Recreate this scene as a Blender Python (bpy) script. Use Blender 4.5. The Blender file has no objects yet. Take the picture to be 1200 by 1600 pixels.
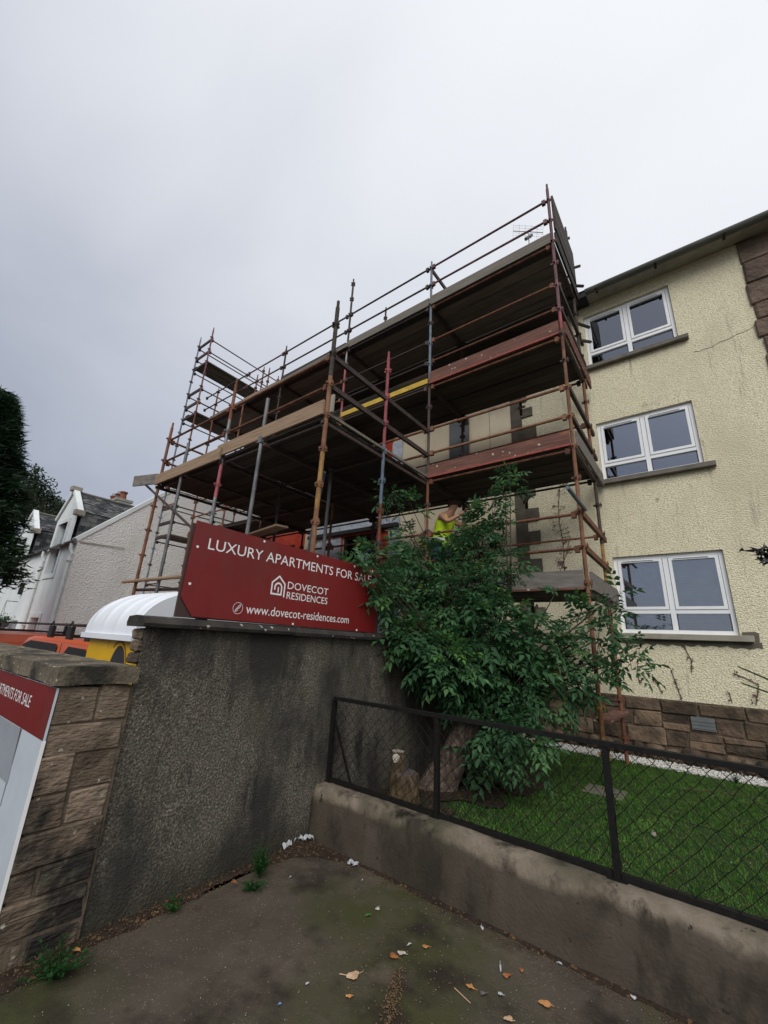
import bpy, math, random
import numpy as np
from mathutils import Vector, Matrix
random.seed(7); rng = np.random.default_rng(7)
S = bpy.context.scene
C = S.collection
rad = math.radians
# ------------------------------------------------------------------ camera (at the eye, world origin; pavement at z=-1.58)
cd = bpy.data.cameras.new('camera'); cam = bpy.data.objects.new('camera', cd); C.objects.link(cam)
cd.sensor_fit = 'VERTICAL'; cd.sensor_height = 24.0; cd.lens = 637.84 / 1600 * 24.0
cd.clip_start = 0.05; cd.clip_end = 2000
_p, _r, _y = 0.30907964, 0.05184404, 0.66832399
def _axes():
    cp, sp, cr, sr, cy, sy = math.cos(_p), math.sin(_p), math.cos(_r), math.sin(_r), math.cos(_y), math.sin(_y)
    f = Vector((0, cp, sp)); u = Vector((0, -sp, cp)); x = Vector((1, 0, 0))
    x2 = cr * x + sr * u; u2 = -sr * x + cr * u
    Rz = Matrix.Rotation(_y, 3, 'Z')
    return Rz @ x2, Rz @ u2, Rz @ f
AX, AU, AF = _axes()
cam.matrix_world = Matrix(((AX.x, AU.x, -AF.x, 0), (AX.y, AU.y, -AF.y, 0), (AX.z, AU.z, -AF.z, 0), (0, 0, 0, 1)))
S.camera = cam
S.render.resolution_x = 768; S.render.resolution_y = 1024
S.view_settings.view_transform = 'Standard'; S.view_settings.look = 'None'
S.view_settings.gamma = 1; S.view_settings.exposure = 0.35; S.view_settings.use_curve_mapping = False
# ------------------------------------------------------------------ sky and sun
SUN_EL, SUN_AZ = rad(40), rad(150)       # azimuth measured clockwise from +Y
W = bpy.data.worlds.new('World'); S.world = W; W.use_nodes = True
nt = W.node_tree; nt.nodes.clear()
def nn(t, **k):
    n = nt.nodes.new(t)
    for a, b in k.items(): setattr(n, a, b)
    return n
out = nn('ShaderNodeOutputWorld'); add = nn('ShaderNodeAddShader')
b1 = nn('ShaderNodeBackground'); b2 = nn('ShaderNodeBackground')
sky = nn('ShaderNodeTexSky'); sky.sky_type = 'NISHITA'; sky.sun_disc = False
sky.sun_elevation = SUN_EL; sky.sun_rotation = SUN_AZ; sky.air_density = 1; sky.dust_density = 3
b1.inputs['Strength'].default_value = 0.012
nt.links.new(sky.outputs[0], b1.inputs[0])
tc = nn('ShaderNodeTexCoord'); dot = nn('ShaderNodeVectorMath', operation='DOT_PRODUCT')
bd = Vector((0.35, 0.30, 0.9)).normalized(); dot.inputs[1].default_value = bd
nt.links.new(tc.outputs['Generated'], dot.inputs[0])
# cloud layer projected on a flat ceiling
mp = nn('ShaderNodeMapping'); mp.inputs['Scale'].default_value = (1.0, 1.6, 2.0); mp.inputs['Rotation'].default_value = (0, 0, rad(35))
nt.links.new(tc.outputs['Generated'], mp.inputs[0])
ns = nn('ShaderNodeTexNoise'); ns.inputs['Scale'].default_value = 1.7; ns.inputs['Detail'].default_value = 5; ns.inputs['Roughness'].default_value = 0.45; ns.inputs['Distortion'].default_value = 0.4
nt.links.new(mp.outputs[0], ns.inputs['Vector'])
ma = nn('ShaderNodeMath', operation='MULTIPLY_ADD'); ma.inputs[1].default_value = 0.55; ma.inputs[2].default_value = -0.275
nt.links.new(ns.outputs['Fac'], ma.inputs[0])
sm = nn('ShaderNodeMath', operation='ADD'); nt.links.new(dot.outputs['Value'], sm.inputs[0]); nt.links.new(ma.outputs[0], sm.inputs[1])
rp = nn('ShaderNodeValToRGB'); cr_ = rp.color_ramp
cr_.elements[0].position = 0.0; cr_.elements[0].color = (0.30, 0.325, 0.385, 1)
cr_.elements[1].position = 1.0; cr_.elements[1].color = (0.735, 0.75, 0.775, 1)
e = cr_.elements.new(0.22); e.color = (0.41, 0.43, 0.49, 1)
e = cr_.elements.new(0.55); e.color = (0.575, 0.595, 0.64, 1)
e = cr_.elements.new(0.8); e.color = (0.68, 0.695, 0.725, 1)
nt.links.new(sm.outputs[0], rp.inputs[0]); nt.links.new(rp.outputs[0], b2.inputs[0])
b2.inputs['Strength'].default_value = 0.95
nt.links.new(b1.outputs[0], add.inputs[0]); nt.links.new(b2.outputs[0], add.inputs[1]); nt.links.new(add.outputs[0], out.inputs[0])
sl = bpy.data.lights.new('sun', 'SUN'); sl.energy = 1.5; sl.angle = rad(40); sl.color = (1, 0.97, 0.92)
sun = bpy.data.objects.new('sun', sl); C.objects.link(sun)
sd = Vector((math.sin(SUN_AZ) * math.cos(SUN_EL), math.cos(SUN_AZ) * math.cos(SUN_EL), math.sin(SUN_EL)))
sun.rotation_euler = sd.to_track_quat('Z', 'Y').to_euler()

# ------------------------------------------------------------------ materials
def mat(name, stops, scale=4.0, detail=8, nrough=.6, stretch=(1, 1, 1), rough=.85, bump=.0, bscale=60, bdist=.01, bkind='noise',
        spec=.3, metal=0.0, dirt=None, dscale=1.2, dpos=(.45, .65), dstretch=(1, 1, 1), rand=0.0, speck=None, coat=0, emit=None, zmask=None, island=0.0):
    m = bpy.data.materials.new(name); m.use_nodes = True; t = m.node_tree; N = t.nodes; L = t.links
    b = N['Principled BSDF']; b.inputs['Roughness'].default_value = rough; b.inputs['Metallic'].default_value = metal
    b.inputs['Specular IOR Level'].default_value = spec
    if coat: b.inputs['Coat Weight'].default_value = coat
    g = N.new('ShaderNodeNewGeometry')
    def mapped(st):
        if tuple(st) == (1, 1, 1): return g.outputs['Position']
        p = N.new('ShaderNodeMapping'); p.inputs['Scale'].default_value = st; L.new(g.outputs['Position'], p.inputs[0]); return p.outputs[0]
    n = N.new('ShaderNodeTexNoise'); n.inputs['Scale'].default_value = scale; n.inputs['Detail'].default_value = detail; n.inputs['Roughness'].default_value = nrough
    L.new(mapped(stretch), n.inputs['Vector'])
    r = N.new('ShaderNodeValToRGB'); r.color_ramp.elements[0].position = stops[0][0]; r.color_ramp.elements[0].color = (*stops[0][1], 1)
    r.color_ramp.elements[1].position = stops[-1][0]; r.color_ramp.elements[1].color = (*stops[-1][1], 1)
    for q, c in stops[1:-1]:
        e = r.color_ramp.elements.new(q); e.color = (*c, 1)
    f = n.outputs['Fac']
    if island:
        ai = N.new('ShaderNodeMath'); ai.operation = 'MULTIPLY_ADD'; ai.inputs[1].default_value = island; ai.inputs[2].default_value = -island / 2; L.new(g.outputs['Random Per Island'], ai.inputs[0])
        si = N.new('ShaderNodeMath'); si.operation = 'ADD'; L.new(f, si.inputs[0]); L.new(ai.outputs[0], si.inputs[1]); f = si.outputs[0]
    if rand:
        oi = N.new('ShaderNodeObjectInfo'); a = N.new('ShaderNodeMath'); a.operation = 'MULTIPLY_ADD'; a.inputs[1].default_value = rand; a.inputs[2].default_value = -rand / 2
        L.new(oi.outputs['Random'], a.inputs[0]); s = N.new('ShaderNodeMath'); s.operation = 'ADD'; L.new(f, s.inputs[0]); L.new(a.outputs[0], s.inputs[1]); f = s.outputs[0]
    L.new(f, r.inputs[0]); col = r.outputs[0]
    if speck:   # (scale, threshold, colour)
        v = N.new('ShaderNodeTexVoronoi'); v.inputs['Scale'].default_value = speck[0]; L.new(g.outputs['Position'], v.inputs['Vector'])
        sr_ = N.new('ShaderNodeSeparateColor'); L.new(v.outputs['Color'], sr_.inputs[0])
        th = N.new('ShaderNodeMath'); th.operation = 'GREATER_THAN'; th.inputs[1].default_value = speck[1]; L.new(sr_.outputs[0], th.inputs[0])
        mx = N.new('ShaderNodeMix'); mx.data_type = 'RGBA'; L.new(th.outputs[0], mx.inputs[0]); L.new(col, mx.inputs[6]); mx.inputs[7].default_value = (*speck[2], 1); col = mx.outputs[2]
    for i, dd in enumerate([dirt] if dirt and not isinstance(dirt, list) else (dirt or [])):
        if isinstance(dd, tuple) and len(dd) == 3 and not isinstance(dd[0], tuple): dd = (dd, dscale, dpos, dstretch)
        dc, ds, dp, dst = dd
        n2 = N.new('ShaderNodeTexNoise'); n2.inputs['Scale'].default_value = ds; n2.inputs['Detail'].default_value = 7; n2.inputs['Roughness'].default_value = .62
        L.new(mapped(dst), n2.inputs['Vector'])
        r2 = N.new('ShaderNodeMapRange'); r2.inputs[1].default_value = dp[0]; r2.inputs[2].default_value = dp[1]; L.new(n2.outputs['Fac'], r2.inputs[0])
        mx = N.new('ShaderNodeMix'); mx.data_type = 'RGBA'; L.new(r2.outputs[0], mx.inputs[0]); L.new(col, mx.inputs[6]); mx.inputs[7].default_value = (*dc, 1); col = mx.outputs[2]
    if zmask:
        zc, zw, amp, zcol = zmask; sp = N.new('ShaderNodeSeparateXYZ'); L.new(g.outputs['Position'], sp.inputs[0])
        n3 = N.new('ShaderNodeTexNoise'); n3.inputs['Scale'].default_value = 3.2; n3.inputs['Detail'].default_value = 6; L.new(mapped((1, 1, .6)), n3.inputs['Vector'])
        q1 = N.new('ShaderNodeMath'); q1.operation = 'MULTIPLY_ADD'; q1.inputs[1].default_value = amp; L.new(n3.outputs['Fac'], q1.inputs[0]); L.new(sp.outputs['Z'], q1.inputs[2])
        q2 = N.new('ShaderNodeMapRange'); q2.inputs[1].default_value = zc + amp * .5 + zw; q2.inputs[2].default_value = zc + amp * .5 - zw; L.new(q1.outputs[0], q2.inputs[0])
        mx = N.new('ShaderNodeMix'); mx.data_type = 'RGBA'; L.new(q2.outputs[0], mx.inputs[0]); L.new(col, mx.inputs[6])
        mm = N.new('ShaderNodeMix'); mm.data_type = 'RGBA'; mm.inputs[0].default_value = .75; L.new(col, mm.inputs[6]); mm.inputs[7].default_value = (*zcol, 1); L.new(mm.outputs[2], mx.inputs[7]); col = mx.outputs[2]
    L.new(col, b.inputs['Base Color'])
    if bump:
        bp = N.new('ShaderNodeBump'); bp.inputs['Strength'].default_value = bump; bp.inputs['Distance'].default_value = bdist
        if bkind == 'noise':
            h = N.new('ShaderNodeTexNoise'); h.inputs['Scale'].default_value = bscale; h.inputs['Detail'].default_value = 5; ho = h.outputs['Fac']
        else:
            h = N.new('ShaderNodeTexVoronoi'); h.feature = 'SMOOTH_F1'; h.inputs['Scale'].default_value = bscale; h.inputs['Smoothness'].default_value = .35
            inv = N.new('ShaderNodeMath'); inv.operation = 'SUBTRACT'; inv.inputs[0].default_value = 1; L.new(h.outputs['Distance'], inv.inputs[1]); ho = inv.outputs[0]
        L.new(mapped(stretch) if bkind == 'noise' else g.outputs['Position'], h.inputs['Vector'])
        L.new(ho, bp.inputs['Height']); L.new(bp.outputs[0], b.inputs['Normal'])
    if emit: b.inputs['Emission Color'].default_value = (*emit[0], 1); b.inputs['Emission Strength'].default_value = emit[1]
    return m
def flat(name, c, rough=.6, spec=.4, metal=0, var=.12):
    d = tuple(max(0, x * (1 - var)) for x in c); u = tuple(min(1, x * (1 + var)) for x in c)
    return mat(name, [(.3, d), (.7, u)], scale=6, rough=rough, spec=spec, metal=metal)
def leafmat(name, c1, c2, c3, tr=.35):
    m = bpy.data.materials.new(name); m.use_nodes = True; t = m.node_tree; N = t.nodes; L = t.links
    b = N['Principled BSDF']; b.inputs['Roughness'].default_value = .6; b.inputs['Specular IOR Level'].default_value = .25
    g = N.new('ShaderNodeNewGeometry'); r = N.new('ShaderNodeValToRGB')
    r.color_ramp.elements[0].color = (*c1, 1); r.color_ramp.elements[1].color = (*c3, 1); e = r.color_ramp.elements.new(.6); e.color = (*c2, 1)
    n = N.new('ShaderNodeTexNoise'); n.inputs['Scale'].default_value = 2.2; n.inputs['Detail'].default_value = 4; L.new(g.outputs['Position'], n.inputs['Vector'])
    mu = N.new('ShaderNodeMath'); mu.operation = 'MULTIPLY_ADD'; mu.inputs[1].default_value = .45; L.new(g.outputs['Random Per Island'], mu.inputs[0])
    m2 = N.new('ShaderNodeMath'); m2.operation = 'MULTIPLY_ADD'; m2.inputs[1].default_value = 1.3; m2.inputs[2].default_value = -.38; L.new(n.outputs['Fac'], m2.inputs[0]); L.new(m2.outputs[0], mu.inputs[2])
    L.new(mu.outputs[0], r.inputs[0]); L.new(r.outputs[0], b.inputs['Base Color'])
    tl = N.new('ShaderNodeBsdfTranslucent'); L.new(r.outputs[0], tl.inputs[0]); mx = N.new('ShaderNodeMixShader'); mx.inputs[0].default_value = tr
    L.new(b.outputs[0], mx.inputs[1]); L.new(tl.outputs[0], mx.inputs[2]); L.new(mx.outputs[0], N['Material Output'].inputs[0])
    return m
MT = {}
MT['asphalt'] = mat('asphalt', [(.3, (.048, .039, .030)), (.7, (.092, .074, .056))], scale=2.4, rough=.93, bump=.5, bscale=120, bdist=.006, speck=(170, .965, (.125, .105, .082)),
    dirt=[((.046, .048, .017), .9, (.48, .64), (1, 1, 1)), ((.022, .016, .011), 1.6, (.50, .62), (1, 1, 1)), ((.11, .088, .066), 2.9, (.58, .78), (1, 1, 1)), ((.018, .014, .010), 5.5, (.66, .74), (1, 1, 1))])
MT['soil'] = mat('soil', [(.3, (.014, .009, .006)), (.7, (.045, .028, .018))], scale=20, rough=.97, bump=.8, bscale=50, bdist=.02, speck=(60, .93, (.12, .07, .03)))
MT['harl'] = mat('harl', [(.34, (.046, .041, .033)), (.5, (.104, .093, .075)), (.62, (.20, .18, .145)), (.74, (.34, .31, .25))], scale=85, detail=4, rough=.95, bump=1.0, bscale=70, bdist=.014,
    dirt=[((.036, .034, .030), 1.5, (.46, .60), (1, 1, .40)), ((.20, .185, .15), 2.6, (.60, .80), (1, 1, .5)), ((.024, .023, .021), 4.5, (.58, .70), (1, 1, .30)), ((.065, .068, .034), 2.3, (.62, .8), (1, 1, .6))], zmask=(-1.45, .12, .3, (.035, .032, .020)))
MT['cope'] = mat('cope', [(.3, (.020, .018, .017)), (.7, (.055, .050, .043))], scale=7, rough=.9, bump=.5, bscale=60, bdist=.008, speck=(50, .985, (.3, .3, .26)))
MT['pier_cope'] = mat('pier_cope', [(.25, (.07, .055, .040)), (.7, (.19, .16, .115))], scale=5, rough=.95, bump=.9, bscale=38, bdist=.012, dirt=[((.030, .028, .022), 3.5, (.48, .62), (1, 1, 1))], speck=(70, .985, (.35, .36, .22)))
MT['pier'] = mat('pier', [(.2, (.075, .056, .042)), (.45, (.15, .112, .080)), (.75, (.27, .205, .15))], scale=4.2, rough=.95, bump=1.0, bscale=24, bdist=.02, stretch=(1, 1, 2.4), rand=.45,
    dirt=[((.024, .021, .018), 2.6, (.46, .60), (1, 1, .8)), ((.13, .13, .085), 3.4, (.56, .72), (1, 1, 1))], speck=(70, .988, (.38, .36, .30)))
MT['mortar'] = mat('mortar', [(.3, (.03, .026, .02)), (.7, (.07, .058, .045))], scale=20, rough=.97, bump=.5)
MT['mortar_light'] = mat('mortar_light', [(.3, (.065, .050, .037)), (.7, (.15, .115, .082))], scale=9, rough=.97, bump=.7, bscale=30, bdist=.02)
MT['kerb'] = mat('kerb', [(.3, (.12, .097, .072)), (.7, (.23, .19, .145))], scale=5, rough=.93, bump=.7, bscale=55, bdist=.008, 
    dirt=[((.06, .055, .034), 2.0, (.46, .66), (1, 1, .5)), ((.034, .028, .022), 6.0, (.52, .66), (1, 1, .6)), ((.014, .011, .008), 3.0, (.58, .66), (1, 1, .4)), ((.008, .007, .005), 13, (.66, .675), (1, 1, 1))], zmask=(-1.262, .02, .20, (.036, .029, .021)))
MT['cream'] = mat('cream', [(.30, (.40, .345, .22)), (.42, (.70, .635, .43)), (.6, (.84, .80, .61)), (.8, (.89, .86, .71))], scale=48, detail=3, rough=.93, bump=1.0, bscale=50, bdist=.026,
    dirt=[((.60, .54, .39), 1.1, (.48, .78), (1, 1, .5)), ((.40, .37, .28), 2.6, (.60, .74), (3.2, 1, .30)), ((.30, .28, .22), 1.6, (.66, .80), (1, 1, .8)), ((.14, .125, .10), 3.9, (.71, .78), (1, 1, .8))])
MT['board_beige'] = mat('board_beige', [(.3, (.60, .51, .36)), (.7, (.74, .65, .48))], scale=.9, rough=.85, dirt=[((.46, .40, .30), .8, (.55, .8), (1, 1, 1))])
MT['basestone'] = mat('basestone', [(.2, (.050, .038, .029)), (.5, (.125, .087, .060)), (.8, (.22, .155, .105))], scale=3.5, rough=.95, bump=1.0, bscale=18, bdist=.03, rand=.5,
    dirt=[((.035, .030, .022), 2.6, (.46, .66), (1, 1, 1))])
MT['quoin'] = mat('quoin', [(.2, (.075, .055, .043)), (.5, (.14, .10, .078)), (.8, (.20, .15, .115))], scale=2.5, rough=.95, bump=1.0, bscale=14, bdist=.04, rand=.45, dirt=[((.07, .055, .045), 2, (.5, .7), (1, 1, 1))])
MT['greyband'] = mat('greyband', [(.3, (.085, .075, .058)), (.7, (.15, .135, .105))], scale=5, rough=.95, bump=.6, bscale=40)
MT['sill'] = mat('sill', [(.3, (.11, .10, .085)), (.7, (.19, .175, .15))], scale=5, rough=.9, bump=.4, bscale=60)
MT['sill_light'] = mat('sill_light', [(.3, (.25, .23, .19)), (.7, (.36, .34, .29))], scale=5, rough=.9, bump=.4, bscale=60)
MT['guttergrey'] = mat('guttergrey', [(.3, (.07, .075, .065)), (.7, (.15, .155, .14))], scale=4, stretch=(.5, 1, 1), rough=.7)
MT['upvc'] = flat('upvc', (.80, .82, .84), rough=.35, var=.04)
MT['black'] = flat('black', (.012, .012, .013), rough=.55)
MT['blackpaint'] = mat('blackpaint', [(.3, (.005, .005, .005)), (.75, (.014, .013, .012))], scale=30, rough=.6, spec=.2, bump=.3, bscale=90, bdist=.003)
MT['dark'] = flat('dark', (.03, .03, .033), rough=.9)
MT['slate'] = mat('slate', [(.2, (.030, .032, .036)), (.5, (.075, .077, .080)), (.85, (.17, .17, .165))], scale=6, rough=.75, bump=.4, rand=.2, island=.7, dirt=[((.11, .11, .07), 4, (.60, .78), (1, 1, 1))])
MT['whitewash'] = mat('whitewash', [(.3, (.66, .70, .70)), (.7, (.74, .78, .78))], scale=3, rough=.85, dirt=[((.48, .52, .50), 1.2, (.52, .85), (1, 1, .4))])
MT['pebbledash'] = mat('pebbledash', [(.30, (.60, .59, .56)), (.45, (.76, .75, .72)), (.7, (.85, .84, .81))], scale=30, rough=.92, bump=1.0, bscale=26, bdist=.05, dirt=[((.60, .59, .56), .7, (.52, .8), (1, 1, .35))])
MT['terracotta'] = mat('terracotta', [(.3, (.13, .045, .03)), (.7, (.24, .085, .05))], scale=8, rough=.8)
MT['lead'] = flat('lead', (.28, .29, .31), rough=.5)
def tube_mat(n, a, b, c, metal=0.0, rough=.7): return mat(n, [(.3, a), (.5, b), (.72, c)], scale=9, detail=6, nrough=.7, rough=rough, metal=metal, bump=.25, bscale=80, bdist=.003, stretch=(1, 1, .45), rand=.18)
MT['rust'] = tube_mat('rust', (.055, .026, .018), (.15, .062, .036), (.24, .105, .055))
MT['orange'] = tube_mat('orange', (.085, .042, .027), (.19, .088, .048), (.28, .145, .08))
MT['yellow'] = tube_mat('yellow', (.11, .05, .028), (.24, .125, .045), (.42, .27, .08))
MT['pink'] = tube_mat('pink', (.16, .045, .05), (.30, .075, .09), (.38, .12, .14))
MT['purple'] = tube_mat('purple', (.07, .04, .045), (.15, .075, .08), (.22, .12, .12))
MT['galv'] = tube_mat('galv', (.085, .085, .09), (.17, .17, .175), (.27, .27, .275), metal=.35, rough=.5)
MT['bluegrey'] = tube_mat('bluegrey', (.06, .08, .11), (.12, .16, .21), (.20, .22, .24), rough=.6)
MT['darktube'] = tube_mat('darktube', (.028, .022, .022), (.055, .040, .036), (.09, .055, .042))
MT['plank'] = mat('plank', [(.25, (.026, .022, .019)), (.5, (.048, .041, .035)), (.8, (.085, .072, .060))], scale=5, stretch=(.35, 6, 6), rough=.9, bump=.3, bscale=20, rand=.35)
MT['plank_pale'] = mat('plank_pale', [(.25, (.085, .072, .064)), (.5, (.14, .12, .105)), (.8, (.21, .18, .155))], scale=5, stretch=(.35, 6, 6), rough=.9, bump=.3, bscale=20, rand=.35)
MT['plank_dark'] = flat('plank_dark', (.035, .033, .034), rough=.9)
MT['planky'] = mat('planky', [(.25, (.055, .047, .040)), (.5, (.10, .085, .070)), (.8, (.16, .135, .11))], scale=5, stretch=(6, .35, 6), rough=.9, bump=.3, bscale=20, rand=.35)
MT['deckend'] = mat('deckend', [(.3, (.12, .11, .092)), (.7, (.22, .20, .165))], scale=5, stretch=(.4, 5, 7), rough=.9, bump=.3)
MT['tan'] = mat('tan', [(.25, (.17, .11, .07)), (.5, (.29, .20, .13)), (.8, (.38, .28, .19))], scale=4, stretch=(.5, 5, 9), rough=.88, bump=.3, bscale=25, dirt=[((.16, .11, .07), 6, (.6, .75), (.4, 1, 3))])
MT['redboard'] = mat('redboard', [(.25, (.075, .038, .030)), (.5, (.14, .066, .050)), (.8, (.21, .11, .085))], scale=4, stretch=(.5, 5, 6), rough=.85, bump=.3, bscale=25, speck=(35, .985, (.45, .38, .32)), dirt=[((.30, .12, .06), 3, (.6, .75), (.6, 1, 2))])
MT['redlip'] = mat('redlip', [(.3, (.20, .045, .038)), (.7, (.36, .09, .07))], scale=12, rough=.7)
MT['greyboard'] = mat('greyboard', [(.25, (.095, .085, .075)), (.5, (.17, .155, .14)), (.8, (.26, .24, .22))], scale=4, stretch=(.6, 5, 5), rough=.88, bump=.4, bscale=25, dirt=[((.30, .13, .09), 4, (.62, .72), (1, 1, 2))])
MT['yellowbeam'] = mat('yellowbeam', [(.3, (.42, .27, .03)), (.7, (.58, .40, .06))], scale=8, rough=.6)
MT['signred'] = mat('signred', [(.3, (.150, .006, .008)), (.7, (.190, .011, .013))], scale=1.5, rough=.38, spec=.4, dirt=[((.13, .035, .032), 3.0, (.56, .9), (1, 1, .25)), ((.10, .008, .008), 9.0, (.6, .9), (1, 1, .4))])
MT['signback'] = flat('signback', (.06, .035, .03), rough=.8)
MT['white'] = flat('white', (.80, .80, .80), rough=.5, var=.02)
MT['posterwhite'] = flat('posterwhite', (.50, .56, .62), rough=.4, var=.05)
MT['postergrey'] = flat('postergrey', (.30, .33, .37), rough=.4, var=.08)
MT['posterbrown'] = flat('posterbrown', (.12, .10, .095), rough=.4)
MT['posterbeige'] = flat('posterbeige', (.42, .38, .33), rough=.4)
MT['lid'] = mat('lid', [(.3, (.70, .73, .78)), (.7, (.78, .81, .85))], scale=2, rough=.35, spec=.5)
MT['binyellow'] = mat('binyellow', [(.3, (.62, .36, .010)), (.7, (.72, .43, .02))], scale=3, rough=.45, dirt=[((.30, .17, .02), 7, (.62, .75), (1, 1, .5))])
MT['vanorange'] = flat('vanorange', (.58, .10, .03), rough=.3, spec=.5, var=.04)
MT['tyre'] = flat('tyre', (.02, .02, .02), rough=.9)
MT['redtape'] = mat('redtape', [(.3, (.40, .035, .015)), (.7, (.55, .07, .03))], scale=6, rough=.5, bump=.4, bscale=14, bdist=.02)
MT['foil'] = mat('foil', [(.3, (.42, .46, .52)), (.7, (.60, .64, .70))], scale=5, rough=.4, metal=.15, bump=.8, bscale=9, bdist=.04)
MT['blind'] = flat('blind', (.66, .65, .62), rough=.8)
MT['hivis'] = mat('hivis', [(.3, (.42, .62, .015)), (.7, (.55, .75, .03))], scale=8, rough=.7, bump=.5, bscale=14, bdist=.03)
MT['reflect'] = flat('reflect', (.55, .57, .58), rough=.3)
MT['trouser'] = flat('trouser', (.02, .05, .08), rough=.9)
MT['skin'] = flat('skin', (.42, .22, .15), rough=.6)
MT['hair'] = flat('hair', (.035, .018, .012), rough=.8)
MT['bark'] = mat('bark', [(.25, (.05, .04, .03)), (.55, (.13, .105, .08)), (.8, (.24, .20, .155))], scale=16, stretch=(1, 1, .4), rough=.95, bump=.9, bscale=24, bdist=.02)
MT['twigbark'] = mat('twigbark', [(.3, (.022, .022, .014)), (.7, (.060, .055, .036))], scale=20, rough=.9)
MT['trunkpale'] = mat('trunkpale', [(.3, (.025, .019, .015)), (.5, (.085, .062, .048)), (.72, (.22, .17, .14))], scale=22, stretch=(1, 1, .5), rough=.95, bump=1.0, bscale=26, bdist=.03)
MT['cutwood'] = mat('cutwood', [(.3, (.45, .40, .32)), (.7, (.75, .72, .66))], scale=20, rough=.9)
MT['stumpwood'] = mat('stumpwood', [(.3, (.030, .021, .014)), (.5, (.080, .055, .030)), (.72, (.20, .15, .085))], scale=18, stretch=(1, 1, .5), rough=.95, bump=.8, bscale=20, bdist=.02)
MT['lawnbase'] = mat('lawnbase', [(.3, (.014, .030, .008)), (.7, (.030, .055, .014))], scale=8, rough=.95, bump=.5)
MT['gravel'] = mat('gravel', [(.3, (.50, .49, .46)), (.7, (.75, .74, .70))], scale=30, rough=.9)
MT['leaf'] = leafmat('leaf', (.020, .062, .028), (.060, .150, .062), (.15, .28, .10))
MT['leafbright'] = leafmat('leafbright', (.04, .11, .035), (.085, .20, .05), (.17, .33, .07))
MT['leafold'] = leafmat('leafold', (.14, .11, .02), (.20, .17, .03), (.16, .08, .03))
MT['dryblade'] = leafmat('dryblade', (.14, .13, .04), (.22, .20, .07), (.30, .27, .11))
MT['blade'] = leafmat('blade', (.030, .100, .013), (.080, .215, .028), (.19, .36, .065), tr=.3)
MT['weed'] = leafmat('weed', (.010, .042, .010), (.022, .080, .018), (.050, .14, .032))
MT['conifer'] = leafmat('conifer', (.006, .020, .009), (.013, .036, .014), (.028, .060, .022), tr=.15)
MT['farleaf'] = leafmat('farleaf', (.012, .026, .012), (.025, .046, .020), (.050, .075, .030), tr=.2)
MT['vine'] = flat('vine', (.10, .045, .035), rough=.9)
MT['spike'] = leafmat('spike', (.05, .08, .03), (.09, .13, .05), (.20, .16, .08))
MT['deadleaf'] = mat('deadleaf', [(.3, (.28, .10, .035)), (.7, (.46, .22, .08))], scale=12, rough=.8, rand=.6)
MT['paleleaf'] = mat('paleleaf', [(.3, (.42, .27, .16)), (.7, (.60, .42, .28))], scale=12, rough=.8)
MT['litter'] = flat('litter', (.42, .43, .45), rough=.6)
MT['blueplastic'] = flat('blueplastic', (.10, .26, .48), rough=.4)
MT['chips'] = mat('chips', [(.25, (.045, .024, .013)), (.5, (.13, .078, .042)), (.8, (.27, .20, .13))], scale=60, rough=.9)
MT['plaque'] = flat('plaque', (.13, .14, .145), rough=.6)
MT['slab'] = flat('slab', (.13, .12, .095), rough=.9)
MT['alu'] = flat('alu', (.45, .46, .48), rough=.4, metal=.6)
# window glass: clear pane with strong sky reflection
def glassmat():
    m = bpy.data.materials.new('glass'); m.use_nodes = True; t = m.node_tree; N = t.nodes; L = t.links; N.clear()
    o = N.new('ShaderNodeOutputMaterial'); gl = N.new('ShaderNodeBsdfGlossy'); gl.inputs['Roughness'].default_value = .015; gl.inputs[0].default_value = (.82, .88, 1, 1)
    tr = N.new('ShaderNodeBsdfTransparent'); tr.inputs[0].default_value = (.82, .85, .86, 1); mx = N.new('ShaderNodeMixShader')
    fr = N.new('ShaderNodeFresnel'); fr.inputs[0].default_value = 1.9
    md = N.new('ShaderNodeMath'); md.operation = 'ADD'; md.inputs[1].default_value = .12; L.new(fr.outputs[0], md.inputs[0])
    L.new(md.outputs[0], mx.inputs[0]); L.new(tr.outputs[0], mx.inputs[1]); L.new(gl.outputs[0], mx.inputs[2]); L.new(mx.outputs[0], o.inputs[0]); return m
MT['glass'] = glassmat()

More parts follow.
